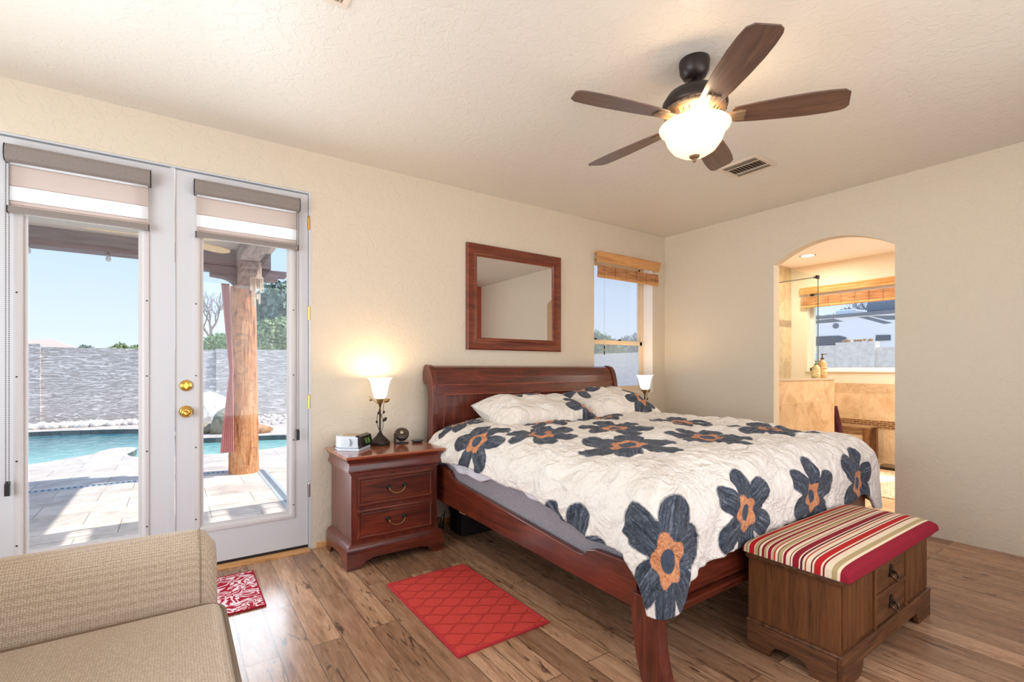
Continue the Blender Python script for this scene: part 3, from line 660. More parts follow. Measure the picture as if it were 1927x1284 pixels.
def printed_cotton(name):
    m = M(name, (226, 212, 194), 0.85, 0, 0.15)
    at = m.n('Attribute'); at.attribute_name = 'print'; at.attribute_type = 'GEOMETRY'
    cl = m.n('Attribute'); cl.attribute_name = 'cloth'; cl.attribute_type = 'GEOMETRY'
    sp_ = m.n('SeparateXYZ'); m.l(at.outputs['Vector'], sp_.inputs[0])
    edge = m.noise(cl.outputs['Vector'], 60, 3)
    pj = m.math('ADD', sp_.outputs[0], m.math('MULTIPLY', m.math('SUBTRACT', edge, 0.5), 0.18))
    rj = m.math('ADD', sp_.outputs[1], m.math('MULTIPLY', m.math('SUBTRACT', edge, 0.5), 0.15))
    stroke = m.noise(m.coord((1, 1, 1)), 1, 1)
    cont = m.math('FRACT', m.math('MULTIPLY', m.math('ADD', sp_.outputs[0], m.math('MULTIPLY', edge, 0.35)), 4.2))
    st = m.noise(cl.outputs['Vector'], 34, 5, 0.65, 2.0)
    pt = m.n('Attribute'); pt.attribute_name = 'petal'; pt.attribute_type = 'GEOMETRY'; ps = m.n('SeparateXYZ'); m.l(pt.outputs['Vector'], ps.inputs[0])
    pv = m.n('CombineXYZ'); m.l(m.math('MULTIPLY', ps.outputs[1], 6.0), pv.inputs[0]); m.l(m.math('MULTIPLY', ps.outputs[2], 90.0), pv.inputs[1])
    sk = m.noise(pv.outputs[0], 1.0, 3, 0.6, 0.8)
    pc = m.ramp(m.math('ADD', m.math('MULTIPLY', sk, 0.6), m.math('MULTIPLY', st, 0.42)), [(0.36, (36, 40, 48)), (0.52, (66, 73, 84)), (0.68, (122, 131, 142))])
    pc = m.mix(m.ramp(ps.outputs[0], [(0.02, 0.75), (0.10, 0.0)]), pc, (30, 34, 42))
    oc = m.ramp(st, [(0.35, (176, 106, 66)), (0.62, (218, 156, 112))])
    cream = m.ramp(m.noise(cl.outputs['Vector'], 3, 2), [(0.3, (228, 221, 210)), (0.7, (238, 232, 222))])
    def step(x, e=0.02): return m.ramp(x, [(0.5-e, 0.0), (0.5+e, 1.0)])
    h = lambda x: m.math('ADD', m.math('MULTIPLY', x, 0.5), 0.5)
    col = m.mix(step(h(pj)), cream, pc)
    line = m.ramp(h(pj), [(0.44, 0.0), (0.465, 0.5), (0.485, 0.5), (0.5, 0.0)])
    col = m.mix(line, col, (70, 74, 82)); col = m.mix(step(h(rj)), col, oc); col = m.mix(step(h(sp_.outputs[2])), col, (66, 78, 92))
    m.base(col)
    w1 = m.noise(cl.outputs['Vector'], 7, 4, 0.6, 0.5); w2 = m.noise(cl.outputs['Vector'], 18, 5, 0.6, 0.4)
    rdg = lambda q, k: m.math('MULTIPLY', m.math('SUBTRACT', 1.0, m.math('ABSOLUTE', m.math('SUBTRACT', m.math('MULTIPLY', q, 2.0), 1.0))), k)
    wr = m.math('ADD', m.math('POWER', rdg(w1, 1.0), 3.0), rdg(w2, 0.35)); wf_ = m.noise(cl.outputs['Vector'], 420, 2)
    m.bump(m.math('ADD', wr, m.math('MULTIPLY', wf_, 0.03)), 0.75, 0.022); m.b.inputs['Sheen Weight'].default_value = 0.1
    return m.m
COTTON = printed_cotton('printed_cotton')
NS, NT = 260, 300
u = np.linspace(0, 1, NS); v = np.linspace(0, 1, NT)
U_, V_ = np.meshgrid(u, v)
W_, L_ = XR-XL, YH-YF
LO = left_over(V_*(L_+0.4)); FO = foot_over(U_); RO = 0.52
S = -LO+(W_+LO+RO)*U_; Tt = -0.08+(L_+0.08+FO)*V_
S = -LO+(W_+LO+RO)*U_
_a = np.where(S < 0, -S, np.where(S > W_, S-W_, 0.0)); _b = np.clip(Tt-L_, 0, None)
_k0 = ((_a/0.60)**2.2+(_b/0.585)**2.2)**(1/2.2); KEEP = _k0 < 1.0; _k = np.maximum(1.0, _k0)
S = np.where(S < 0, -_a/_k, np.where(S > W_, W_+_a/_k, S)); Tt = np.where(_b > 0, L_+_b/_k, Tt)
X, Y, Z = duvet_point(S, Tt)
f1 = fbm(S, Tt, S*0, 3.2, 2); f2 = fbm(S+7, Tt*0.8, S*0, 8.0, 3)
a_ = np.where(S < 0, -S, np.where(S > W_, S-W_, 0)); b_ = np.where(Tt > L_, Tt-L_, 0); hang = np.clip(np.hypot(a_, b_)/0.35, 0, 1)
# vertical folds where the cloth hangs, puffs where it lies
tang = np.where(b_ > a_, S, Tt)
fold = np.sin(tang*30+2.2*f1*3)*0.012*hang**1.5*(0.6+f2)
puff = 0.018*f1+0.020*np.abs(f2)*(1-0.3*hang)
nx = np.gradient(X, axis=1); 
dPu = np.stack([np.gradient(A, axis=1) for A in (X, Y, Z)], -1); dPv = np.stack([np.gradient(A, axis=0) for A in (X, Y, Z)], -1)
N = np.cross(dPv, dPu); N /= np.linalg.norm(N, axis=-1, keepdims=True)+1e-9
_both = np.clip(a_/0.3, 0, 1)*np.clip(b_/0.3, 0, 1)
P = np.stack([X, Y, Z], -1)+N*((puff+fold)*(1-0.95*sm(0.35, 1.0, _both)))[..., None]
P[..., 1] = np.where(P[..., 0] > -2.56, np.maximum(P[..., 1], -2.336), P[..., 1])        # the duvet stays behind the chest
edge_in = np.clip((np.minimum(np.minimum(U_, 1-U_)*2.6, (1-V_)*2.4))/0.03, 0, 1)
FL = [(f[0], f[1], f[2]*0.93)+f[3:] for f in [(-0.18, 0.53, 0.25, 0.3, 6, 0), (0.10, 0.86, 0.25, 1.1, 6, 0), (0.246, 1.435, 0.29, 0.25, 6, 0), (0.412, 0.52, 0.24, 0.5, 6, 0), (0.986, 0.52, 0.25, 0.0, 6, 0), (0.557, 1.053, 0.25, 0.9, 6, 0), (1.235, 1.05, 0.26, 0.35, 6, 0), (0.861, 1.516, 0.28, 0.7, 6, 0), (1.477, 1.579, 0.27, 0.15, 6, 0),
      (0.37, 2.175, 0.235, 0.62, 6, 0), (1.02, 2.205, 0.235, 0.75, 6, 0), (1.62, 2.215, 0.235, 0.6, 6, 0), (-0.255, 2.14, 0.285, 0.35, 6, 0), (-0.56, 1.56, 0.27, 0.12, 6, 0), (1.86, 0.55, 0.25, 0.4, 6, 0), (1.95, 1.2, 0.25, 0.4, 6, 0), (-0.52, 0.05, 0.25, 0.4, 6, 0), (-0.02, 0.02, 0.2, 0.9, 6, 0)]]
PRN, SEP = flower_fields(S, Tt, FL)
dv = grid_mesh('duvet', P, COTTON, None, attr=PRN, sep=SEP, keep=KEEP, uv=np.stack([S, Tt, S*0], -1), solid=0.022, flip=False)
tag(dv, 'cream duvet printed with big charcoal flowers, spread over the bed and hanging at the foot', 'duvet')

def pillow(cx_, cy_, cz_, w_, h_, th, rx, rz, flowers, label, seed):
    n = 70; a = np.linspace(-1, 1, n); A, B = np.meshgrid(a, a)
    out = []; prn = []; cl = []; sp3 = []
    for sgn in (1, -1):
        prof = ((1-np.abs(A)**2.8)*(1-np.abs(B)**2.8)).clip(0)**0.5
        rg_ = fbm(A+seed, B, A*0+sgn, 1.4, 3)
        zz = sgn*th*prof*(1+0.18*rg_)
        xx = A*w_/2*(1-0.05*(1-np.abs(B)**2)*np.abs(A)**3)*(1+0.0*B); yy = B*h_/2*(1-0.06*(1-A**2)*np.abs(B)**3)
        zz = zz+0.012*np.sin(A*9+seed)*prof
        out.append(np.stack([xx, yy, zz], -1)); ff = flower_fields(A*w_/2, B*h_/2 if sgn > 0 else B*0+5, flowers); prn.append(ff[0]); sp3.append(ff[1]); cl.append(np.stack([A*w_/2+seed, B*h_/2, A*0+sgn], -1))
    Pp = np.concatenate([out[0], out[1][::-1]], 0); Pr = np.concatenate([prn[0], prn[1][::-1]], 0); Cl = np.concatenate([cl[0], cl[1][::-1]], 0); Sp = np.concatenate([sp3[0], sp3[1][::-1]], 0)
    cr, sr = math.cos(rx), math.sin(rx)
    y2 = Pp[..., 1]*cr-Pp[..., 2]*sr; z2 = Pp[..., 1]*sr+Pp[..., 2]*cr; x2 = Pp[..., 0]
    cz, sz = math.cos(rz), math.sin(rz)
    Q = np.stack([cx_+x2*cz-y2*sz, cy_+x2*sz+y2*cz, cz_+z2], -1)
    o = grid_mesh('pillow', Q, COTTON, None, attr=Pr, uv=Cl, sep=Sp)
    tag(o, label, 'pillow', 'flower-print pillows'); return o
pillow(-2.27, -0.53, 0.895, 0.90, 0.52, 0.135, math.radians(14), math.radians(-1), [(-0.06, 0.19, 0.17, 0.9, 6, 0), (0.36, -0.16, 0.18, 2.2, 6, 0)], 'flower-print pillow at the left side of the bed head, with tied end', 1.3)
pillow(-1.43, -0.50, 0.915, 0.86, 0.52, 0.14, math.radians(16), math.radians(2), [(-0.26, 0.16, 0.18, 1.3, 6, 0), (0.20, -0.17, 0.17, 0.8, 6, 0)], 'flower-print pillow at the right side of the bed head, under the window', 4.1)

# ------------------------------------------------------------------ nightstands
HAND = plain('aged_brass', (156, 130, 86), 0.35, 0.9)
def nightstand(x0, label, group):
    """x0 = left edge of the top; 0.68 wide"""
    s = thing('nightstand', (x0+0.335, -0.30, 0), label, 'nightstand', group)
    L, R, F_, B_ = x0, x0+0.655, -0.54, -0.05
    MB().box(L+0.035, R-0.035, F_+0.03, B_, 0.14, 0.60).build('cabinet_body', CHERRYZ, s, bevel=0.002)
    MB().box(L-0.008, R+0.008, F_-0.012, B_+0.005, 0.682, 0.70).build('tabletop', wood('cherry_top', (110, 52, 34), (150, 78, 48), (176, 102, 66), 'x', 1.0, 0.16, 0.03, 0.6, 0.6), s, bevel=0.005)
    # crown: ogee section swept round front and sides
    prof = [(0.0, 0.682), (0.004, 0.670), (0.018, 0.655), (0.020, 0.635), (0.012, 0.615), (0.012, 0.60), (0.028, 0.592), (0.028, 0.580), (0.036, 0.576)]
    def sweep(prof):
        vs = []; fs = []
        for ins, z in prof: vs += [(L+ins, B_, z), (L+ins, F_+ins, z), (R-ins, F_+ins, z), (R-ins, B_, z)]
        for i in range(len(prof)-1):
            for k in range(3): fs.append((i*4+k, i*4+k+1, (i+1)*4+k+1, (i+1)*4+k))
            fs.append((i*4+3, i*4, (i+1)*4, (i+1)*4+3))
        fs.append((0, 1, 2, 3)); k = (len(prof)-1)*4; fs.append((k, k+1, k+2, k+3)); return MB().add(vs, fs)
    sweep(prof).build('crown_moulding', CHERRY, s, autosmooth=True)
    base = sweep([(0.036, 0.155), (0.030, 0.150), (0.014, 0.142), (0.004, 0.128), (0.0, 0.110), (0.0, 0.088)])
    base.build('base_moulding', CHERRY, s, autosmooth=True)
    def bracket(a, b):   # outline with scrolled cut-out between feet
        w_ = b-a
        f = [(a, 0.09), (a, 0.0), (a+0.085, 0.0), (a+0.092, 0.018), (a+0.108, 0.030), (a+0.118, 0.044), (a+0.15, 0.048), (a+0.16, 0.056)]
        g = [(a+w_-(p-a), z) for p, z in f[::-1]]
        return f+g
    MB().prism(bracket(L, R), F_, F_+0.022, 'y').build('bracket_foot', CHERRY, s, bevel=0.002)
    for xx in (L, R-0.022): MB().prism([(p, z) for p, z in bracket(F_+0.022, B_)], xx, xx+0.022, 'x').build('bracket_foot', CHERRYY, s, bevel=0.002)
    cxm = (L+R)/2
    for z0, z1 in ((0.378, 0.560), (0.172, 0.354)):
        d = MB(); d.panel(L+0.072, R-0.092+0.02, z0, z1, [(0, -0.006), (0, 0.006), (0.006, 0.010), (0.014, 0.010), (0.020, 0.004), (0.024, 0.006)], F_+0.03)
        dr = d.build('drawer', CHERRY, s, bevel=0.0)
        zc = (z0+z1)/2
        for sx in (-0.055, 0.055): MB().lathe([(0.016, 0.0), (0.015, -0.004), (0.008, -0.008), (0.005, -0.018), (0.008, -0.022), (0.0001, -0.024)], (cxm-0.005+sx, F_+0.024, zc+0.012), 14, 'y').build('handle_rosette', plain('rosette_metal', (50, 46, 42), 0.4, 0.7), dr)
        pts = []
        for k in range(17):
            a = k/16; xx = -0.055+0.11*a; dip = -0.038*math.sin(PI*a)**0.5
            pts.append((cxm-0.005+xx, F_+0.002-0.008*math.sin(PI*a), zc+0.010+dip))
        MB().tube(pts, 0.0035, 8).build('handle', HAND, dr, smooth=True)
    return s
nightstand(-3.735, 'cherry wood two-drawer nightstand left of the bed holding the clock radio', 'nightstands')
nightstand(-0.84, 'nightstand hidden behind the far side of the bed under the right lamp', 'nightstands')

# ------------------------------------------------------------------ bedside lamps
IRON = plain('dark_iron', (62, 52, 40), 0.45, 0.6); GILT = plain('gilded_cup', (150, 118, 66), 0.4, 0.7)
SHADEG = glow('frosted_shade', (255, 236, 205), 1.6)
def lamp(x, y, z, label):
    s = thing('table_lamp', (x, y, z), label, 'lamp', 'bedside lamps')
    MB().lathe([(0.068, z), (0.070, z+0.004), (0.070, z+0.024), (0.064, z+0.028), (0.060, z+0.034), (0.040, z+0.052), (0.022, z+0.070), (0.014, z+0.086), (0.008, z+0.090)], (x, y, 0), 36).build('lamp_base', BRONZE, s, autosmooth=True)
    MB().lathe([(0.010, z+0.088), (0.007, z+0.10), (0.006, z+0.27), (0.010, z+0.28), (0.008, z+0.29)], (x, y, 0), 12).build('pole', IRON, s, smooth=True)
    MB().lathe([(0.010, z+0.288), (0.018, z+0.298), (0.026, z+0.325), (0.028, z+0.332), (0.022, z+0.332), (0.006, z+0.30)], (x, y, 0), 24).build('shade_cup', GILT, s, smooth=True)
    MB().lathe([(0.020, z+0.326), (0.036, z+0.333), (0.046, z+0.352), (0.054, z+0.39), (0.062, z+0.43), (0.074, z+0.465), (0.086, z+0.476), (0.083, z+0.478), (0.070, z+0.468), (0.058, z+0.43), (0.050, z+0.39), (0.042, z+0.354), (0.020, z+0.334)], (x, y, 0), 40, cap=False).build('lamp_shade', SHADEG, s, smooth=True)
    def vine(a0, zs, rs, turns, dirx):
        pts = []
        for k in range(15):
            t = k/14; a = a0+turns*t; r = rs*math.sin(PI*min(1, t*0.92+0.04))
            pts.append((x+dirx*r*0.9+0.004*math.cos(a), y-0.012*math.sin(a), z+zs[0]+(zs[1]-zs[0])*t))
        MB().tube(pts, 0.0022, 6).build('vine_stem', IRON, s, smooth=True)
    vine(0, (0.09, 0.25), 0.030, 3, -1); vine(1, (0.09, 0.24), 0.026, 3, 1)
    MB().tube([(x, y-0.006, z+0.25), (x-0.012, y-0.01, z+0.29), (x-0.06, y-0.02, z+0.325), (x-0.085, y-0.02, z+0.35)], 0.002, 6).build('vine_stem', GILT, s)
    MB().tube([(x, y-0.006, z+0.19), (x+0.018, y-0.012, z+0.23), (x+0.022, y-0.014, z+0.29), (x+0.035, y-0.014, z+0.34)], 0.002, 6).build('vine_stem', IRON, s)
    def leaf(px, pz, a, L, m=IRON):
        vs = []; c, s_ = math.cos(a), math.sin(a); n = 8
        for k in range(n+1):
            t = k/n; w_ = 0.30*L*math.sin(PI*t)**0.8
            for e in (-1, 0, 1):
                lx, lz = t*L, e*w_; vs.append((x+px+lx*c-lz*s_, y-0.014-0.004*(1-abs(e))-0.01*t, z+pz+lx*s_+lz*c))
        fs = []
        for k in range(n):
            for e in range(2): q = k*3+e; fs.append((q, q+1, q+4, q+3))
        o = MB().add(vs, fs).build('leaf', m, s, smooth=True); md = o.modifiers.new('t', 'SOLIDIFY'); md.thickness = 0.0015
    leaf(0.022, 0.305, 0.45, 0.045, GILT); leaf(0.014, 0.165, 0.85, 0.042); leaf(0.020, 0.22, 1.5, 0.026); leaf(-0.026, 0.155, 1.9, 0.026); leaf(-0.012, 0.22, 2.2, 0.022); leaf(-0.06, 0.32, 2.9, 0.026, GILT)
    return s
lamp(-3.395, -0.165, 0.70, 'small vine-stem table lamp glowing on the left nightstand')
lamp(-0.615, -0.225, 0.70, 'small vine-stem table lamp glowing behind the bed, under the window')
light('left_lamp_bulb', 'POINT', (-3.395, -0.165, 1.155), 4.2, (1.0, 0.76, 0.46), 0.03)
light('right_lamp_bulb', 'POINT', (-0.615, -0.225, 1.155), 4.2, (1.0, 0.74, 0.42), 0.03)

# ------------------------------------------------------------------ things on the left nightstand
cr = thing('clock_radio', (-3.60, -0.25, 0.70), 'white clock radio with round back and dark slanted display on the nightstand', 'clock radio')
RW = plain('radio_white', (206, 214, 220), 0.35)
def rot2(p, c, a): dx, dy = p[0]-c[0], p[1]-c[1]; return (c[0]+dx*math.cos(a)-dy*math.sin(a), c[1]+dx*math.sin(a)+dy*math.cos(a))
cc = (-3.615, -0.235); aa = math.radians(48)
def outl(grow=0.0):
    pts = [(-0.085-grow, -0.085-grow), (0.085+grow, -0.085-grow), (0.085+grow, 0.02)]
    pts += [((0.085+grow)*math.cos(t), 0.02+(0.085+grow)*math.sin(t)) for t in [PI*k/14 for k in range(1, 14)]]+[(-0.085-grow, 0.02)]
    return [rot2((cc[0]+p[0], cc[1]+p[1]), cc, aa) for p in pts]
MB().prism(outl(0.006), 0.700, 0.716, 'z').build('radio_base', RW, cr, bevel=0.003)
MB().prism(outl(-0.002), 0.716, 0.795, 'z').build('radio_body', RW, cr, bevel=0.010, seg=3)
MB().lathe([(0.060, 0.7945), (0.060, 0.7975), (0.052, 0.7985), (0.0001, 0.7985)], (cc[0], cc[1]+0.012, 0), 28).build('disc_lid', plain('radio_lid', (176, 150, 118), 0.4), cr)
q = [(-0.088, 0.716), (-0.112, 0.728), (-0.100, 0.795), (-0.070, 0.805), (-0.060, 0.795)]
dsp = MB(); n0 = len(dsp.v); dsp.prism([(cc[1]+p[0], p[1]) for p in q], cc[0]-0.080, cc[0]+0.084, 'x'); dsp.v = [(*rot2(v[:2], cc, aa), v[2]) for v in dsp.v]
dsp.build('display', plain('display_black', (26, 26, 24), 0.12), cr, bevel=0.003)
seg = MB()
def digit(x, z, on):
    h = 0.014; w_ = 0.011; t = 0.0022
    S7 = {'a': (0, 2*h, w_, t), 'g': (0, h, w_, t), 'd': (0, 0, w_, t), 'f': (0, h, t, h), 'e': (0, 0, t, h), 'b': (w_-t, h, t, h), 'c': (w_-t, 0, t, h)}
    for k in on:
        a, b, c, d = S7[k]
        seg.v += []; x0, x1, z0, z1 = x+a, x+a+c, z+b, z+b+d
        f = lambda zz: cc[1]-0.1135+(zz-0.728)*(0.012/0.067)
        seg.add([(*rot2((xx, f(zz)), cc, aa), zz) for xx, zz in ((x0, z0), (x1, z0), (x1, z1), (x0, z1))], [(0, 1, 2, 3)])
for x_, on in ((-0.030, 'bc'), (-0.010, 'abged'), (0.014, 'abgcd'), (0.032, 'afgcd')): digit(cc[0]+x_, 0.745, on)
seg.build('digits', glow('lcd_green', (120, 170, 80), 0.8), cr)
MB().lathe([(0.026, -0.0035), (0.026, 0.0)], (*rot2((cc[0]-0.083, cc[1]-0.02), cc, aa), 0.757), 20, 'x').build('speaker_grille', plain('grille', (180, 186, 190), 0.5), cr)
cd = MB().tube([(-3.712, -0.20, 0.712), (-3.726, -0.215, 0.728), (-3.733, -0.23, 0.722), (-3.722, -0.245, 0.706), (-3.69, -0.25, 0.706)], 0.0025, 6)
cd.build('power_cord', plain('cord_tan', (120, 70, 40), 0.6), cr)
fn = thing('mini_fan', (-3.245, -0.20, 0.70), 'small round black desk fan tilted up, right of the lamp', 'fan')
fc = Vector((-3.235, -0.175, 0.765)); tilt = Vector((-0.25, -0.75, 0.75)).normalized().to_track_quat('Z', 'Y').to_matrix()
FAN = plain('fan_plastic', (44, 40, 38), 0.35)
MB().lathe([(0.0001, -0.052), (0.026, -0.046), (0.042, -0.030), (0.050, -0.008), (0.051, 0.010), (0.047, 0.016)], fc, 32, rot=tilt).build('fan_housing', FAN, fn, smooth=True)
gr = MB()
for r in (0.046, 0.039, 0.032, 0.025): gr.lathe([(r, 0.016), (r-0.002, 0.019), (r-0.004, 0.016)], fc, 32, rot=tilt, cap=False)
gr.lathe([(0.0001, 0.014), (0.046, 0.014)], fc, 32, rot=tilt, cap=False); gr.build('fan_grille', plain('grille_bronze', (120, 104, 84), 0.4, 0.4), fn)
MB().lathe([(0.018, 0.016), (0.016, 0.026), (0.008, 0.031), (0.0001, 0.032)], fc, 24, rot=tilt).build('fan_cap', plain('fan_cap_metal', (170, 160, 140), 0.25, 0.9), fn, smooth=True)
MB().lathe([(0.045, 0.700), (0.046, 0.704), (0.040, 0.708), (0.0001, 0.709)], (-3.235, -0.185, 0), 28).build('fan_foot', FAN, fn, smooth=True)
MB().box(-3.294, -3.284, -0.20, -0.165, 0.700, 0.775).box(-3.294, -3.25, -0.195, -0.172, 0.700, 0.708).build('fan_bracket', FAN, fn, bevel=0.003)
tag(MB().lathe([(0.030, 0.700), (0.040, 0.706), (0.044, 0.713), (0.042, 0.717), (0.034, 0.7185), (0.0001, 0.7185)], (-3.125, -0.20, 0), 32).build('coaster_puck', plain('puck_dark', (48, 52, 56), 0.2), smooth=False, autosmooth=True), 'small flat dark round puck at the right end of the nightstand top', 'charging puck')
# cord bundle and dark bin under the head of the bed
cb = MB(); rnd = random.Random(4)
for k in range(5):
    pts = []
    for i in range(22):
        a = 2*PI*i/21; pts.append((-3.035+0.030*math.cos(a+k)+0.006*k, -0.36+0.035*math.sin(a*1.0+k*1.3)-0.008*k, 0.10+0.085*math.sin(a)*(0.7+0.1*k)+0.004*k))
    cb.tube(pts, 0.003, 5)
cb.tube([(-3.03, -0.34, 0.18), (-3.02, -0.2, 0.28), (-3.03, -0.05, 0.33)], 0.003, 6); cb.tube([(-3.03, -0.37, 0.012), (-3.05, -0.30, 0.006), (-3.04, -0.1, 0.006)], 0.003, 6)
tag(cb.build('power_cord', DARK), 'tangle of black power cords between the nightstand and the bed', 'cord')
sb = thing('storage_box', (-2.62, -0.30, 0), 'black storage box on the floor under the head of the bed', 'box')
MB().box(-2.86, -2.42, -0.40, -0.215, 0.0, 0.16).build('box_body', plain('box_black', (26, 24, 28), 0.6), sb, bevel=0.006)
MB().box(-2.87, -2.41, -0.41, -0.205, 0.16, 0.185).build('lid', plain('box_black_lid', (30, 28, 32), 0.5), sb, bevel=0.004)

# ------------------------------------------------------------------ mirror
mi = thing('wall_mirror', (-2.09, 0, 1.85), 'square wall mirror in a wide cherry wood frame above the headboard', 'mirror')
MB().rectring(-2.604, -1.580, 1.405, 2.300, [(0, 0), (0, 0.028), (0.010, 0.036), (0.045, 0.034), (0.070, 0.026), (0.076, 0.030), (0.088, 0.026), (0.100, 0.014), (0.104, 0.012), (0.104, 0.002)], 0).build('mirror_frame', wood('mirror_frame_wood', (70, 26, 14), (112, 48, 26), (140, 66, 38), 'x', 0.8, 0.28, 0.04, 0.5, 0.4), mi, autosmooth=True)
MB().box(-2.501, -1.683, -0.012, -0.004, 1.508, 2.197).build('mirror_glass', plain('silvered_glass', (226, 226, 226), 0.01, 1.0), mi)

# ------------------------------------------------------------------ rugs
rr = M('red_quilted_cotton', (196, 64, 58), 0.95, spec=0.1)
tcr = rr.n('TexCoord'); sr = rr.n('SeparateXYZ'); rr.l(tcr.outputs['Object'], sr.inputs[0])
# ogee trellis: distance to wavy lines running across the rug
xw = rr.math('MULTIPLY', sr.outputs[0], 2*PI/0.165); yv = rr.math('MULTIPLY', sr.outputs[1], 1/0.105)
s1 = rr.math('MULTIPLY', rr.math('SINE', xw), 0.22)
la = rr.math('ABSOLUTE', rr.math('SUBTRACT', rr.math('FRACT', rr.math('ADD', yv, s1)), 0.5))
lb = rr.math('ABSOLUTE', rr.math('SUBTRACT', rr.math('FRACT', rr.math('SUBTRACT', rr.math('ADD', yv, 0.5), s1)), 0.5))
ln = rr.math('MINIMUM', la, lb); lr_ = rr.ramp(ln, [(0.0, 0.0), (0.10, 1.0)])
nzr = rr.noise(rr.coord(), 220, 2)
rr.base(rr.mix(rr.math('MULTIPLY', rr.math('SUBTRACT', 1.0, lr_), 0.35), rr.ramp(nzr, [(0.3, (188, 58, 52)), (0.7, (208, 78, 68))]), (128, 30, 30)))
rr.bump(rr.math('ADD', lr_, rr.math('MULTIPLY', nzr, 0.25)), 0.8, 0.006)
rt = thing('rug', (-3.35, -1.28, 0), 'plain red quilted rug on the floor beside the bed', 'rug')
MB().box(-3.592, -3.108, -1.695, -0.865, 0.0, 0.009).build('quilted_field', rr.m, rt, bevel=0.003)
def binding(x0, x1, y0, y1, w_, z, mat, par):
    m = MB()
    for b in ((x0-w_, x1+w_, y0-w_, y0+w_), (x0-w_, x1+w_, y1-w_, y1+w_), (x0-w_, x0+w_, y0, y1), (x1-w_, x1+w_, y0, y1)): m.box(*b, 0, z)
    m.build('binding', mat, par, bevel=0.003)
binding(-3.596, -3.104, -1.699, -0.861, 0.006, 0.012, plain('red_binding', (182, 54, 58), 0.9, spec=0.1), rt)
dm = M('damask_pattern', (168, 28, 52), 0.9, spec=0.1); nv = dm.noise(dm.coord(), 9, 1.5, 0.5, 1.6)
frd = dm.math('FRACT', dm.math('MULTIPLY', nv, 7.0)); dm.base(dm.ramp(frd, [(0.0, (226, 200, 204)), (0.40, (228, 206, 208)), (0.46, (158, 22, 44)), (0.94, (164, 26, 48)), (1.0, (226, 200, 204))])); dm.bump(dm.noise(dm.coord(), 300, 2), 0.4, 0.002)
dr_ = thing('rug', (-4.6, -0.46, 0), 'small crimson and white scroll-patterned mat in front of the french doors', 'rug')
MB().box(-5.03, -4.206, -0.722, -0.198, 0.0, 0.008).build('patterned_field', dm.m, dr_, bevel=0.002)
binding(-5.03, -4.206, -0.722, -0.198, 0.004, 0.010, plain('crimson_binding', (150, 24, 44), 0.9, spec=0.1), dr_)

# ------------------------------------------------------------------ cedar chest with striped cushion
ch = thing('cedar_chest', (-1.97, -2.54, 0), 'dark oak chest with striped cushion lid at the foot of the bed', 'chest')
CX0, CX1, CY0, CY1 = -2.485, -1.475, -2.725, -2.36
MB().box(CX0, CX1, CY0, CY1, 0.10, 0.402).build('chest_body', OAKD, ch, bevel=0.003)
MB().box(CX0-0.022, CX1+0.022, CY0-0.024, CY1+0.004, 0.402, 0.430).build('lid', OAKDX, ch, bevel=0.008)
MB().box(CX0-0.016, CX1+0.016, CY0-0.016, CY1+0.003, 0.118, 0.134).build('base_bead', OAKDX, ch, bevel=0.006)
def cbr(a, b, foot=0.13, hgt=0.062, mid=False):
    o = [(a, 0.120), (a, 0.0), (a+foot, 0.0)]
    for k in range(9):
        t = k/8; o.append((a+foot+0.05*math.sin(t*PI/2)+0.008, hgt*(1-math.cos(t*PI/2))))
    g = [(a+b-p, z) for p, z in o[::-1]]
    return o+g
def arch_side(a, b):
    o = [(a, 0.120), (a, 0.0), (a+0.10, 0.0), (a+0.105, 0.022), (a+0.12, 0.045), (a+0.145, 0.05)]
    return o+[(a+b-p, z) for p, z in o[::-1]]
MB().prism(cbr(CX0-0.012, CX1+0.012, 0.14), CY0-0.014, CY0+0.006, 'y').build('base_skirt', OAKDX, ch, bevel=0.003)
for xx in (CX0-0.012, CX1-0.008): MB().prism(arch_side(CY0+0.006, CY1), xx, xx+0.02, 'x').build('base_skirt', wood('dark_oak_y', (48, 28, 16), (94, 58, 32), (124, 80, 46), 'y', 1.6, 0.42, 0.15), ch, bevel=0.003)
for a, b in ((CX0+0.012, CX0+0.30), (CX1-0.30, CX1-0.012)):
    m = MB(); k = a; 
    while k < b-0.02: m.box(k+0.002, min(k+0.040, b), CY0-0.006, CY0+0.002, 0.150, 0.398); k += 0.042
    m.build('grooved_panel', OAKD, ch, bevel=0.0015)
for xx in (CX0+0.31, CX1-0.33): MB().box(xx, xx+0.02, CY0-0.012, CY0+0.001, 0.136, 0.400).build('front_stile', OAKD, ch, bevel=0.002)
MB().box(CX0+0.33, CX1-0.33, CY0-0.011, CY0+0.001, 0.262, 0.276).build('front_rail', OAKDX, ch, bevel=0.002)
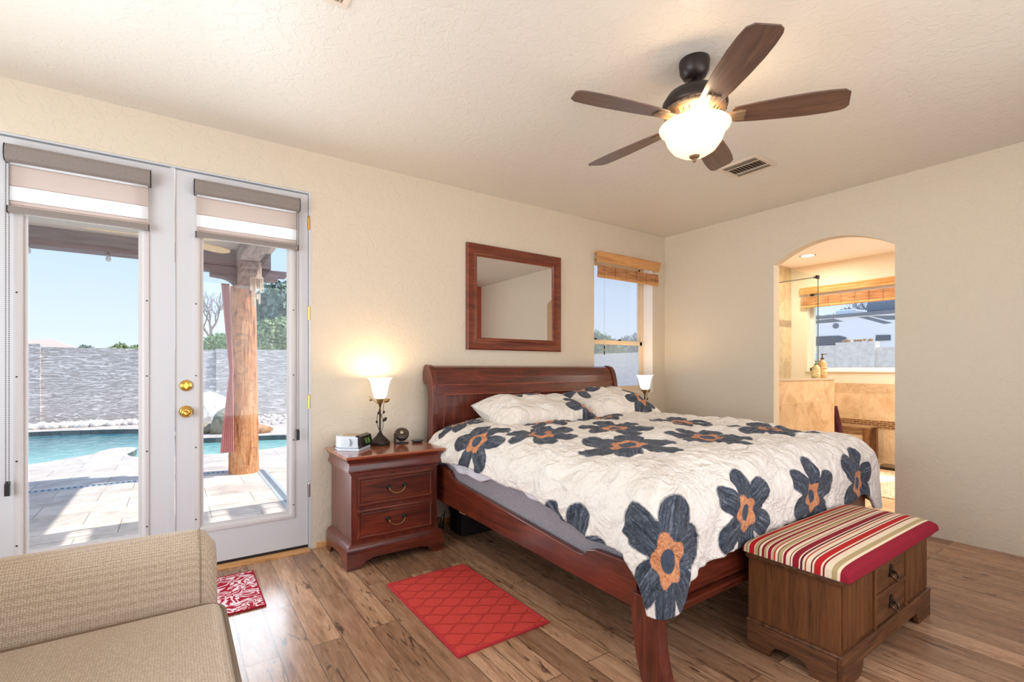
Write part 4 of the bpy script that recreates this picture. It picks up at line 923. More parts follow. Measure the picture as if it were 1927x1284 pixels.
for z0, z1 in ((0.278, 0.396), (0.142, 0.260)):
    d = MB().box(CX0+0.334, CX1-0.334, CY0-0.007, CY0+0.001, z0, z1).build('drawer_front', OAKDX, ch, bevel=0.003)
    zc = (z0+z1)/2; xc = (CX0+CX1)/2
    MB().prism([(xc-0.035, zc-0.012), (xc-0.02, zc+0.002), (xc-0.018, zc+0.026), (xc, zc+0.036), (xc+0.018, zc+0.026), (xc+0.02, zc+0.002), (xc+0.035, zc-0.012), (xc+0.018, zc-0.020), (xc-0.018, zc-0.020)], CY0-0.011, CY0-0.006, 'y').build('handle_plate', plain('black_iron', (30, 27, 25), 0.4, 0.6), d, bevel=0.001)
    MB().tube([(xc-0.024, CY0-0.010, zc), (xc-0.026, CY0-0.026, zc-0.012), (xc-0.014, CY0-0.032, zc-0.028), (xc+0.014, CY0-0.032, zc-0.028), (xc+0.026, CY0-0.026, zc-0.012), (xc+0.024, CY0-0.010, zc)], 0.0055, 8).build('handle', plain('bronze_pull', (96, 70, 50), 0.35, 0.7), d, smooth=True)
st = M('striped_fabric', (216, 190, 150), 0.85, spec=0.15)
tcs = st.n('TexCoord'); ss = st.n('SeparateXYZ'); st.l(tcs.outputs['Object'], ss.inputs[0])
yy = st.math('MULTIPLY', st.math('ADD', ss.outputs[1], 0.25), 2.0)
cream, red, dk, olive, wine = (226, 208, 178), (178, 34, 38), (96, 24, 40), (176, 156, 112), (136, 30, 44)
seq = [(wine, .045), (cream, .012), (olive, .022), (cream, .012), (red, .045), (cream, .006), (olive, .03), (dk, .008), (cream, .024), (wine, .02), (olive, .02), (cream, .01), (wine, .028), (cream, .01), (olive, .016), (red, .012), (cream, .02), (dk, .008), (olive, .026), (cream, .012), (wine, .022), (cream, .03), (dk, .006), (cream, .016), (wine, .05), (cream, .01), (dk, .016), (cream, .02), (red, .008), (cream, .036), (dk, .012), (cream, .012), (red, .05), (cream, .016), (wine, .012), (cream, .05), (olive, .04), (cream, .02), (wine, .09)]
# 39 stripes: spread over chained constant ramps of at most 30 stops
tot = sum(w_ for _, w_ in seq); pos = 0; stops = []
for c, w_ in seq: stops.append((pos/tot, c)); pos += w_
def const_ramp(stps):
    nd = st.n('ValToRGB'); cr_ = nd.color_ramp; cr_.interpolation = 'CONSTANT'
    while len(cr_.elements) < len(stps): cr_.elements.new(0.5)
    for el, (p, c) in zip(cr_.elements, stps): el.position = p; el.color = srgb(*c)
    return nd
r1 = const_ramp(stops[:20]); r2 = const_ramp([(0.0, stops[19][1])]+stops[20:])
fr2 = st.math('DIVIDE', st.math('ADD', ss.outputs[1], 0.222), 0.444)   # 0 at the front edge
fr2 = st.math('SUBTRACT', 1.0, fr2)
st.l(fr2, r1.inputs[0]); st.l(fr2, r2.inputs[0])
sel = st.math('GREATER_THAN', fr2, stops[20][0])
st.base(st.mix(sel, r1.outputs[0], r2.outputs[0])); st.bump(st.noise(st.coord((400, 400, 400)), 1, 2), 0.3, 0.002)
n1, n2 = 60, 40
Pc = np.zeros((n1, n2, 3)); ux = np.linspace(-1, 1, n1); vy = np.linspace(-1, 1, n2)
UX, VY = np.meshgrid(ux, vy, indexing='ij')
hx, hy = (CX1-CX0)/2+0.032, 0.210
sq = lambda t, k: np.sign(t)*(1-(1-np.abs(t))**k)
px = hx*sq(UX, 1.6); py = hy*sq(VY, 1.5)
top = 0.052*((1-np.abs(UX)**7)*(1-np.abs(VY)**5)).clip(0)**0.38+0.012*(1-UX**2)*(1-VY**2)
Pc = np.stack([px+(CX0+CX1)/2, py-2.558, 0.4305+top], -1)
bot = Pc.copy(); bot[..., 2] = 0.4302
Pall = np.concatenate([Pc, bot[::-1]], 0)
co = grid_mesh('cushion', Pall, st.m, ch)
for v_ in co.data.vertices: v_.co.y += 0.018
co.location.y -= 0.018
# ------------------------------------------------------------------ loveseat
WEAVE = woven('basket_weave_upholstery', (216, 202, 180), (176, 158, 136), 150, 0.95, 0.8, rand=0.3)
lv = thing('loveseat', (-4.95, -2.1, 0), 'beige basket-weave loveseat in the lower left corner', 'loveseat')
def arm(y0, y1, name):
    # rounded-top arm, inner face leans outward
    s_ = 1 if y0 > -2 else -1
    poly = [(y0, 0.10), (y0+0.03*s_, 0.35), (y0+0.075*s_, 0.545), (y0+0.10*s_, 0.605), (y0+0.145*s_, 0.640), (y0+0.20*s_, 0.645), (y0+0.245*s_, 0.615), (y0+0.262*s_, 0.56), (y0+0.262*s_, 0.10)]
    bm = MB()
    n = len(poly); nx = 22; X0, X1 = -5.20, -4.470
    cyy = sum(p[0] for p in poly)/n
    P = np.zeros((nx, n*4, 3))
    # smooth outline
    pp = []
    for i in range(n):
        a = Vector(poly[i]).to_3d(); b = Vector(poly[(i+1) % n]).to_3d()
        p0 = Vector(poly[i-1]).to_3d(); p3 = Vector(poly[(i+2) % n]).to_3d()
        for k in range(4):
            t = k/4
            if i in (n-2, n-1, ) or i == 0: q = a.lerp(b, t)
            else:
                q = 0.5*((2*a)+(b-p0)*t+(2*p0-5*a+4*b-p3)*t*t+(-p0+3*a-3*b+p3)*t**3)
            pp.append(q)
    for i in range(nx):
        t = i/(nx-1); x = X0+(X1-X0)*t; d = max(0, (x-(X1-0.055))/0.055); sc = math.sqrt(max(0.0, 1-d*d*0.55)); sc = 1-(1-sc)*0.5
        for j, q in enumerate(pp): P[i, j] = (x, cyy+(q.x-cyy)*sc, 0.3+(q.y-0.3)*(sc if q.y > 0.3 else 1)+0.010*(1-t))
    m = MB(); 
    idx = lambda i, j: i*len(pp)+j % len(pp)
    m.add(P.reshape(-1, 3).tolist(), [(idx(i, j), idx(i+1, j), idx(i+1, j+1), idx(i, j+1)) for i in range(nx-1) for j in range(len(pp))]+[tuple(idx(nx-1, j) for j in range(len(pp))), tuple(idx(0, j) for j in range(len(pp)))[::-1]])
    o = m.build(name, WEAVE, lv, smooth=True); 
    MB().tube([(X1-0.050, cyy+(q.x-cyy)*1.004, 0.3+(q.y-0.3)*1.004+0.001) for q in pp[1:-6]], 0.002, 6).build('arm_piping', plain('welt_tan', (150, 134, 112), 0.9, spec=0.1), o, smooth=True)
arm(-1.585, -1.30, 'armrest'); arm(-2.66, -2.95, 'armrest')
rbox(-5.15, -4.52, -2.64, -1.60, 0.10, 0.30, 0.03, 3).build('seat_base', WEAVE, lv, smooth=True)
sc2 = rbox(-5.14, -4.452, -2.648, -1.592, 0.30, 0.455, 0.05, 6)
vs = []
for x, y, z in sc2.v:
    if z > 0.38: z += 0.018*math.sin(PI*(x+5.14)/0.69)*math.sin(PI*(y+2.648)/1.056)+0.002*math.sin(y*30)
    vs.append((x, y, z))
sc2.v = vs; sc = sc2.build('seat_cushion', WEAVE, lv, smooth=True)
def loop(z, inset, X0=-5.14, X1=-4.452, Y0=-2.648, Y1=-1.592, r=0.075):
    pts = []
    for cx_, cy_, a0 in ((X1-inset-r, Y1-inset-r, 0), (X0+inset+r, Y1-inset-r, PI/2), (X0+inset+r, Y0+inset+r, PI), (X1-inset-r, Y0+inset+r, 1.5*PI)):
        for k in range(7): a = a0+PI/2*k/6; pts.append((cx_+r*math.cos(a), cy_+r*math.sin(a), z))
    return pts+[pts[0]]
for z in (0.445, 0.31): MB().tube(loop(z, 0.007), 0.0048, 6).build('welt_cord', plain('welt_brown', (128, 110, 90), 0.9, spec=0.1), sc, smooth=True)
rbox(-5.36, -5.12, -2.92, -1.33, 0.10, 0.84, 0.07, 5).build('backrest', WEAVE, lv, smooth=True)
for xx in (-5.28, -4.56):
    for y_ in (-2.84, -1.40): MB().lathe([(0.018, 0.0), (0.028, 0.10)], (xx, y_, 0), 14).build('leg', OAKD, lv)

# ------------------------------------------------------------------ ceiling fan
FX, FY = -2.517, -2.108
cf = thing('ceiling_fan', (FX, FY, H), 'dark bronze five-blade ceiling fan with lit frosted glass bowl', 'ceiling fan')
BR = plain('oiled_bronze', (52, 45, 43), 0.36, 0.5)
MB().lathe([(0.070, H), (0.072, H-0.015), (0.068, H-0.055), (0.052, H-0.082), (0.030, H-0.092), (0.020, H-0.090)], (FX, FY, 0), 36).build('canopy', BR, cf, smooth=True)
MB().lathe([(0.013, H-0.08), (0.013, 2.60)], (FX, FY, 0), 16).lathe([(0.022, 2.625), (0.028, 2.605), (0.030, 2.595)], (FX, FY, 0), 24).build('downrod', BR, cf, smooth=True)
MB().lathe([(0.030, 2.606), (0.085, 2.598), (0.128, 2.575), (0.150, 2.54), (0.153, 2.515), (0.148, 2.500)], (FX, FY, 0), 48).build('motor_housing', BR, cf, smooth=True)
vt = MB().lathe([(0.148, 2.502), (0.140, 2.480), (0.105, 2.462), (0.075, 2.452), (0.070, 2.430), (0.090, 2.420), (0.095, 2.412)], (FX, FY, 0), 48)
vt.build('lower_housing', plain('antique_bronze', (148, 126, 98), 0.35, 0.5), cf, smooth=True)
for k in range(30):
    a = 2*PI*k/30; r0, r1 = 0.147, 0.112
    p = [(r0, 2.499), (r1, 2.4635)]
    MB().tube([(FX+r*math.cos(a), FY+r*math.sin(a), z-0.001) for r, z in p], 0.0035, 5).build('vent_slot', DARK, cf)
fm = M('fan_blade_wood', (70, 50, 42), 0.33, 0, 1.0); vfm = fm.n('TexCoord'); mpf = fm.n('Mapping'); mpf.inputs['Scale'].default_value = (2, 30, 8); fm.l(vfm.outputs['Object'], mpf.inputs[0])
fm.base(fm.ramp(fm.noise(mpf.outputs[0], 2.0, 5, 0.6, 0.5), [(0.3, (54, 34, 28)), (0.55, (88, 58, 44)), (0.75, (112, 76, 56))]))
PIT = math.radians(12)
for k in range(5):
    a = math.radians(164.4-72*k); ca, sa = math.cos(a), math.sin(a)
    def W3(r, c, z): return (FX+r*ca-c*sa, FY+r*sa+c*ca, z)
    out = []
    prof = [(0.17, 0.040), (0.19, 0.050), (0.28, 0.061), (0.40, 0.070), (0.50, 0.074), (0.58, 0.072), (0.635, 0.066), (0.653, 0.058)]
    top_ = prof; ol = [(r, c) for r, c in prof]+[(0.664, 0.040)]+[(0.668-0.022, -0.045)]+[(r-0.016, -c) for r, c in prof[::-1][1:]]
    ol = [(r if c > 0 else max(0.165, r), c) for r, c in ol]
    vs = []
    for zoff in (0.0, -0.006):
        for r, c in ol: vs.append((r, c*math.cos(PIT), 2.458-c*math.sin(PIT)+zoff))
    n = len(ol)
    me = bpy.data.meshes.new('blade'); fs = [tuple(range(n)), tuple(range(n, 2*n))[::-1]]+[(i, n+i, n+(i+1) % n, (i+1) % n) for i in range(n)]
    me.from_pydata([(x, y, z-H) for x, y, z in vs], [], fs); me.update()
    bo = bpy.data.objects.new('blade', me); COL.objects.link(bo); me.materials.append(fm.m); bo.parent = cf; bo.rotation_euler = (0, 0, a)
    bv = bo.modifiers.new('b', 'BEVEL'); bv.width = 0.0015; bv.segments = 2
    br_ = MB(); zf = lambda c: 2.450-c*math.sin(PIT)
    for c0, c1 in ((-0.030, -0.012), (-0.009, 0.009), (0.012, 0.030)):
        pts = [(0.10, c0*0.6), (0.10, c1*0.6), (0.17, c1*0.9), (0.225, c1), (0.225, c0), (0.17, c0*0.9)]
        vv_ = [W3(r, c, (2.448 if r < 0.12 else zf(c))+dz) for dz in (0.001, -0.006) for r, c in pts]
        br_.add(vv_, [(0, 1, 2, 3, 4, 5), (11, 10, 9, 8, 7, 6)]+[(i, (i+1) % 6, 6+(i+1) % 6, 6+i) for i in range(6)])
    br_.add([W3(0.09, -0.016, 2.449), W3(0.09, 0.016, 2.449), W3(0.21, 0.033, zf(0.033)+0.001), W3(0.21, -0.033, zf(-0.033)+0.001), W3(0.09, -0.016, 2.455), W3(0.09, 0.016, 2.455), W3(0.21, 0.033, zf(0.033)+0.003), W3(0.21, -0.033, zf(-0.033)+0.003)], [(0, 1, 2, 3), (7, 6, 5, 4), (0, 4, 5, 1), (1, 5, 6, 2), (2, 6, 7, 3), (3, 7, 4, 0)])
    br_.build('blade_bracket', plain('bracket_bronze', (136, 116, 92), 0.35, 0.5), cf)
bowl = MB().lathe([(0.160, 2.426), (0.166, 2.420), (0.163, 2.412), (0.148, 2.402), (0.140, 2.385), (0.126, 2.345), (0.100, 2.310), (0.066, 2.288), (0.030, 2.279), (0.0001, 2.278)], (FX, FY, 0), 56, cap=False)
bo = bowl.build('light_bowl', glow('frosted_bowl', (255, 228, 194), 0.6), cf, smooth=True)
MB().lathe([(0.026, 2.280), (0.020, 2.270), (0.010, 2.266), (0.008, 2.256), (0.004, 2.248), (0.0001, 2.247)], (FX, FY, 0), 20).build('finial', plain('finial_bronze', (120, 96, 66), 0.35, 0.6), cf, smooth=True)
light('fan_bulb', 'POINT', (FX+0.13, FY+0.0, 2.436), 4, (1.0, 0.80, 0.56), 0.03)
light('fan_bulb_b', 'POINT', (FX-0.09, FY-0.09, 2.436), 4, (1.0, 0.80, 0.56), 0.03)
# ------------------------------------------------------------------ outside: patio, pool, walls
TRAV = tile_mat('travertine_paving', (222, 210, 198), (190, 176, 164), 0.62, 0.42, (150, 140, 130), 'xy', 0.7, 0.004, 3.0, 0.4)
STUC = M('stucco_block', (214, 206, 200), 0.85, spec=0.2); vs_ = STUC.coord((1.6, 1.6, 13)); ns_ = STUC.noise(vs_, 2.0, 5, 0.65, 1.0)
STUC.base(STUC.ramp(ns_, [(0.32, (208, 202, 198)), (0.6, (236, 230, 226))])); STUC.bump(STUC.ramp(ns_, [(0.45, 0.0), (0.55, 1.0)]), 0.8, 0.04)
GRAV = M('gravel_ground', (206, 194, 184), 0.9, spec=0.2); vg = GRAV.n('TexVoronoi'); vg.inputs['Scale'].default_value = 16; GRAV.l(GRAV.coord(), vg.inputs['Vector'])
GRAV.base(GRAV.mix(GRAV.ramp(vg.outputs['Distance'], [(0.2, 1.0), (0.5, 0.75)]), (150, 140, 132), GRAV.ramp(vg.outputs['Color'], [(0.2, (190, 172, 160)), (0.8, (236, 228, 220))]))); GRAV.bump(vg.outputs['Distance'], -0.8, 0.03)
pool_pts = [(-9.5, 4.2), (-7.6, 4.65), (-6.7, 5.02), (-6.22, 5.32), (-5.86, 5.62), (-5.62, 5.92), (-5.50, 6.25), (-5.38, 6.42), (-5.20, 6.42), (-5.10, 6.22), (-5.12, 5.9), (-5.18, 5.62), (-5.10, 5.32), (-4.9, 5.12), (-4.6, 4.98), (-4.28, 4.90), (-3.9, 4.85), (-3.5, 4.90), (-3.15, 5.02), (-2.6, 5.5), (-2.45, 6.0), (-2.8, 6.5), (-3.5, 6.75), (-4.2, 6.95), (-4.6, 7.6), (-4.8, 8.5), (-5.2, 9.25), (-6.2, 9.72), (-7.1, 9.92), (-8.2, 9.9), (-9.5, 9.6)]
def smooth_loop(pts, n=3):
    out = []; m = len(pts)
    for i in range(m):
        p0, a, b, p3 = [Vector(pts[(i+k) % m]) for k in (-1, 0, 1, 2)]
        for k in range(n):
            t = k/n; out.append(0.5*((2*a)+(b-p0)*t+(2*p0-5*a+4*b-p3)*t*t+(-p0+3*a-3*b+p3)*t**3))
    return [(p.x, p.y) for p in out]
PL = smooth_loop(pool_pts)
def ring_face(name, outer, inner, z, mat, thick=0.0):
    bm = bmesh.new()
    def loop(ps):
        vs = [bm.verts.new((p[0], p[1], z)) for p in ps]; return [bm.edges.new((vs[i], vs[(i+1) % len(vs)])) for i in range(len(vs))]
    e = loop(outer)+loop(inner); bmesh.ops.triangle_fill(bm, edges=e, use_beauty=True, use_dissolve=False)
    bmesh.ops.recalc_face_normals(bm, faces=bm.faces)
    if bm.faces and sum(f.normal.z for f in bm.faces) < 0: bmesh.ops.reverse_faces(bm, faces=bm.faces)
    me = bpy.data.meshes.new(name); bm.to_mesh(me); bm.free(); o = finish(name, me, mat)
    if thick:
        md = o.modifiers.new('t', 'SOLIDIFY'); md.thickness = thick; md.offset = -1
    return o
outer = [(-12, 0.2), (8, 0.2), (8, 7.8), (-1.8, 7.8), (-3.9, 8.3), (-4.5, 9.0), (-4.9, 10.0), (-6.4, 10.35), (-12, 10.4)]
g = ring_face('floor_patio', outer, PL, -0.02, TRAV.m if hasattr(TRAV, 'm') else TRAV, 0.1); g['kind'] = 'structure'
gg = MB().box(-14, 13, 7.0, 11.3, -0.20, -0.14); 
ring2 = [(-12, 10.4), (-6.4, 10.35), (-4.9, 10.0), (-4.5, 9.0), (-3.9, 8.3), (-1.8, 7.8), (8, 7.8), (12.4, 7.8), (12.4, 11.3), (-12, 11.3)]
bmx = MB(); k = len(ring2); bmx.add([(p[0], p[1], -0.03) for p in ring2]+[(p[0], p[1], -0.12) for p in ring2], [tuple(range(k)), tuple(range(k, 2*k))[::-1]]+[(i, (i+1) % k, k+(i+1) % k, k+i) for i in range(k)])
struct('ground', bmx, GRAV.m)
n_ = len(PL)
MB().add([(p[0], p[1], -0.021) for p in PL]+[(p[0], p[1], -1.0) for p in PL], [(i, (i+1) % n_, n_+(i+1) % n_, n_+i) for i in range(n_)]).build('pool_wall', plain('pool_tile', (70, 116, 124), 0.4))['kind'] = 'structure'
WAT = M('pool_water', (120, 190, 186), 0.03, 0, 0.5); nw = WAT.noise(WAT.coord((1, 1, 1)), 5.5, 4, 0.6, 1.0)
sxw = WAT.n('TexCoord'); sy = WAT.n('SeparateXYZ'); WAT.l(sxw.outputs['Object'], sy.inputs[0])
dep = WAT.ramp(WAT.math('DIVIDE', sy.outputs[1], 10.0), [(0.50, (158, 218, 210)), (0.66, (126, 196, 190)), (0.78, (84, 156, 160)), (0.95, (50, 120, 134))])
WAT.base(WAT.mix(WAT.ramp(nw, [(0.45, 0.0), (0.62, 0.35)]), dep, (206, 240, 232))); WAT.bump(nw, 0.5, 0.03)
me = bpy.data.meshes.new('pool_water'); me.from_pydata([(p[0], p[1], -0.11) for p in PL], [], [tuple(range(n_))]); me.update()
po = finish('pool_water', me, WAT.m); tag(po, 'turquoise water in the free-form swimming pool behind the patio', 'pool water', kind='stuff')
struct('wall_garden', MB().box(-12, -3.72, 11.3, 11.5, -0.1, 1.735).box(-3.72, 13, 11.24, 11.5, -0.1, 1.775), STUC.m)
struct('wall_garden_post', MB().box(-7.34, -7.05, 11.2, 11.52, -0.1, 1.80), STUC.m)
rnd = random.Random(11)
def rock_mesh(mb, c, r, sd, sq=(1, 1, 0.7), sub=2):
    bm = bmesh.new(); bmesh.ops.create_icosphere(bm, subdivisions=sub, radius=1)
    vs = []
    for v in bm.verts:
        p = v.co.normalized(); d = 1+0.30*noise.noise(p*1.4+Vector((sd, 0, 0)))+0.12*noise.noise(p*4+Vector((0, sd, 0)))
        q = p*d*r; vs.append((c[0]+q.x*sq[0], c[1]+q.y*sq[1], max(-0.05, c[2]+q.z*sq[2])))
    mb.add(vs, [tuple(v.index for v in f.verts) for f in bm.faces]); bm.free(); return mb
def rockmat(name, c1, c2):
    m = M(name, c1, 0.85, spec=0.2); q = m.noise(m.coord(), 5, 6, 0.65, 0.6); m.base(m.ramp(q, [(0.35, c2), (0.6, c1)])); m.bump(q, 0.7, 0.05); return m.m
RK1 = rockmat('white_rock', (236, 230, 222), (190, 178, 168)); RK2 = rockmat('tan_rock', (180, 172, 150), (112, 112, 92)); RK3 = rockmat('orange_rock', (214, 176, 138), (176, 130, 96))
for c, r, sd, sq, mt_, lab in (((-4.05, 8.6, 0.22), 0.52, 3.1, (1.2, 0.8, 0.95), RK1, 'large white boulder behind the pool, left of the patio post'), ((-3.62, 7.55, 0.16), 0.40, 5.6, (1.05, 0.7, 0.85), RK2, 'grey-green boulder at the pool edge beside the red curtain'), ((-3.25, 7.15, 0.04), 0.20, 8.2, (1.2, 0.7, 0.5), RK3, 'small orange-tan rock at the foot of the grey-green boulder'), ((-4.15, 7.75, 0.06), 0.22, 9.9, (1.1, 0.8, 0.6), RK2, 'low dark rock at the left end of the pool boulders')):
    tag(rock_mesh(MB(), c, r, sd, sq, 3).build('boulder', mt_, smooth=True), lab, 'boulder', 'boulders behind the pool')
gr_ = MB()
for k in range(260):
    x = rnd.uniform(-7.6, -4.6); y = rnd.uniform(10.45, 11.15)
    rock_mesh(gr_, (x, y, 0.0), rnd.uniform(0.05, 0.12), k*0.7, (1, 1, 0.7), 1)
for k in range(320):
    x = rnd.uniform(-4.2, -0.6); y = rnd.uniform(8.5, 11.1); rock_mesh(gr_, (x, y, -0.02), rnd.uniform(0.03, 0.075), k*0.9, (1, 1, 0.7), 1)
tag(gr_.build('gravel', RK1, smooth=True), 'loose white landscaping stones along the foot of the garden wall', 'gravel', kind='stuff')
# drain channels
def drain(x0, x1, y0, y1, label):
    d = thing('drain_channel', ((x0+x1)/2, (y0+y1)/2, -0.02), label, 'drain', 'patio drain channels')
    MB().box(x0, x1, y0, y1, -0.0195, -0.016).build('channel_edge', plain('drain_edge', (176, 186, 194), 0.6), d)
    m = MB()
    if x1-x0 > y1-y0:
        k = x0+0.02
        while k < x1-0.02: m.box(k, k+0.025, y0+0.03, y1-0.03, -0.016, -0.0145); k += 0.05
    else:
        k = y0+0.02
        while k < y1-0.02: m.box(x0+0.03, x1-0.03, k, k+0.025, -0.016, -0.0145); k += 0.05
    m.build('grate_slot', plain('drain_slot', (70, 80, 92), 0.7), d)
drain(-7.5, -4.08, 3.27, 3.38, 'long slotted drain channel running left along the patio to the post')
drain(-3.77, -3.66, 0.6, 3.2, 'narrow drain channel running from the post toward the house')
# patio post, beams, roof
PW = M('peeled_log', (196, 132, 84), 0.75, spec=0.25); vp = PW.coord((9, 9, 1.1)); a1 = PW.noise(vp, 1.8, 6, 0.7, 1.2); a2 = PW.noise(PW.coord((1, 1, 1)), 11, 5, 0.7, 1.5)
PW.base(PW.mix(PW.ramp(a2, [(0.50, 0.0), (0.62, 0.45)]), PW.ramp(a1, [(0.34, (132, 84, 56)), (0.44, (200, 134, 88)), (0.60, (226, 174, 126)), (0.75, (234, 202, 166))]), (120, 92, 80))); PW.bump(a1, 0.5, 0.02)
px_, py_ = -3.90, 3.20; nn_ = 36; rows = 60; Pp = np.zeros((rows, nn_, 3))
for i in range(rows):
    z = -0.02+2.26*i/(rows-1); r = 0.166-0.028*i/(rows-1)
    for j in range(nn_):
        a = 2*PI*j/nn_; rr_ = r*(1+0.05*noise.noise((math.cos(a)*1.5, math.sin(a)*1.5, z*1.3))+0.02*noise.noise((math.cos(a)*6, math.sin(a)*6, z*2)))
        Pp[i, j] = (px_+rr_*math.cos(a)-0.005*z, py_+rr_*math.sin(a), z)
pst = grid_mesh('patio_post', Pp, PW.m, closed_v=True); tag(pst, 'thick round peeled-log post holding up the patio roof', 'post')
GREYW = wood('weathered_beam', (118, 108, 110), (144, 134, 136), (160, 150, 150), 'x', 0.5, 0.8, 0.2, 0.2)
GREYWY_LIT = wood('weathered_beam_y_lit', (126, 112, 108), (170, 156, 150), (190, 176, 168), 'y', 0.8, 0.8, 0.3, 0.2)  # paler copy of the beam wood, with the light on it put into the colour
tag(MB().box(-9.5, -3.62, 3.08, 3.30, 2.47, 2.66).build('roof_beam', GREYW, bevel=0.006), 'long dark timber beam along the front edge of the patio roof', 'beam')
tag(MB().box(-4.0, -3.80, 0.62, 3.08, 2.47, 2.66).build('roof_beam', GREYWY_LIT, bevel=0.006), 'timber beam in a lit-side tone running from the patio post toward the house', 'beam')
cb_ = [(-0.46, 2.468), (-0.46, 2.40), (-0.36, 2.40), (-0.36, 2.345), (-0.27, 2.335)]+[(-0.27+0.17*math.sin(t), 2.335-0.13*(1-math.cos(t))) for t in [PI/2*k/6 for k in range(1, 7)]]
cb_ = cb_+[(-p, z) for p, z in cb_[::-1]]
tag(MB().prism([(px_+p, z) for p, z in cb_], 3.10, 3.28, 'y').build('corbel', GREYW, bevel=0.004), 'scalloped timber corbel on top of the patio post under the front beam', 'corbel')
cy_ = [(p, z) for p, z in cb_ if p <= -0.05]
tag(MB().prism([(3.10, 2.205)]+[(3.10+p+0.02, z) for p, z in cy_[::-1]]+[(3.10, 2.468)], -3.99, -3.81, 'x').build('corbel', GREYWY_LIT, bevel=0.004), 'scalloped corbel in a lit-side tone on the patio post facing the house', 'corbel')
struct('roof_patio', MB().box(-9.6, -3.62, 0.2, 3.42, 2.66, 2.74), plain('patio_ceiling', (214, 202, 190), 0.8))
# house eave with open bays between rafter tails
ev = MB().box(-3.62, 4.0, 0.2, 0.50, 2.74, 2.80).box(-3.62, 4.0, 0.93, 0.96, 2.74, 2.80); _x = -3.62
for _c in (-3.33, -2.83, -2.42, -2.01, -1.60, 4.1):      # open bays between the rafter tails, each crossed by a thin batten
    ev.box(_x, _c-0.085, 0.50, 0.93, 2.74, 2.80)
    if _c < 4: ev.box(_c-0.085, _c+0.085, 0.76, 0.775, 2.74, 2.77).box(_c-0.085, _c+0.085, 0.88, 0.89, 2.74, 2.77)
    _x = _c+0.085
struct('roof_eave', ev, plain('eave_board', (200, 190, 180), 0.8))
# lit bays: light slots through the patio roof near the house wall are framed by slats
# string lights
for k, (bx, by) in enumerate(((-5.775, 3.04), (-5.17, 3.04), (-4.55, 3.04))):
    s = thing('string_bulb', (bx, by, 2.47), ['clear string-light bulb under the patio beam at the left edge of the left glass door', 'clear string-light bulb under the patio beam, middle of the left glass door', 'clear string-light bulb under the patio beam behind the meeting door stiles'][k], 'light bulb', 'string lights on the patio beam')
    MB().lathe([(0.008, 2.47), (0.012, 2.465), (0.012, 2.44), (0.009, 2.436)], (bx, by, 0), 10).build('bulb_socket', plain('socket_grey', (120, 116, 114), 0.6), s)
    MB().lathe([(0.010, 2.437), (0.016, 2.42), (0.024, 2.40), (0.024, 2.385), (0.014, 2.37), (0.0001, 2.366)], (bx, by, 0), 14).build('glass_bulb', plain('bulb_glass', (206, 216, 224), 0.1), s, smooth=True)
# patio ceiling fan (cream blades)
pf = thing('ceiling_fan', (-4.64, 1.75, 2.66), 'cream patio ceiling fan seen through the doors under the patio roof', 'ceiling fan')
MB().lathe([(0.06, 2.66), (0.05, 2.60), (0.012, 2.59), (0.012, 2.52), (0.09, 2.50), (0.11, 2.45), (0.08, 2.40), (0.03, 2.385)], (-4.64, 1.75, 0), 24).build('fan_motor', plain('fan_cream', (216, 190, 150), 0.5), pf, smooth=True)
for k in range(5):
    a = math.radians(176-72*k); ca, sa = math.cos(a), math.sin(a); ol = [(0.10, 0.03), (0.2, 0.055), (0.45, 0.065), (0.55, 0.05), (0.585, 0.0), (0.55, -0.05), (0.45, -0.065), (0.2, -0.055), (0.10, -0.03)]; n = len(ol)
    vv2 = [(-4.64+r*ca-c*sa, 1.75+r*sa+c*ca, 2.415-c*0.2+dz) for dz in (0, -0.008) for r, c in ol]
    MB().add(vv2, [tuple(range(n)), tuple(range(n, 2*n))[::-1]]+[(i, (i+1) % n, n+(i+1) % n, n+i) for i in range(n)]).build('blade', plain('blade_cream', (226, 200, 156), 0.5), pf)
# tied curtain beside the post
Pcn = np.zeros((50, 24, 3))
for i in range(50):
    z = 2.24-1.98*i/49
    if z > 1.15: t = (z-1.15)/1.09; w_ = 0.03+0.045*t; c = -4.05-0.065*t
    else: t = (1.15-z)/0.89; w_ = 0.03+0.10*t**0.9; c = -4.06-0.035*t
    for j in range(24):
        q = j/23-0.5; Pcn[i, j] = (c+q*w_, 3.02+0.022*math.sin(j*1.6)+0.01*math.sin(z*5), z)
tag(grid_mesh('curtain', Pcn, woven('rose_canvas', (238, 184, 180), (216, 146, 144), 120), solid=0.006), 'faded rose outdoor curtain tied back against the patio post', 'curtain')
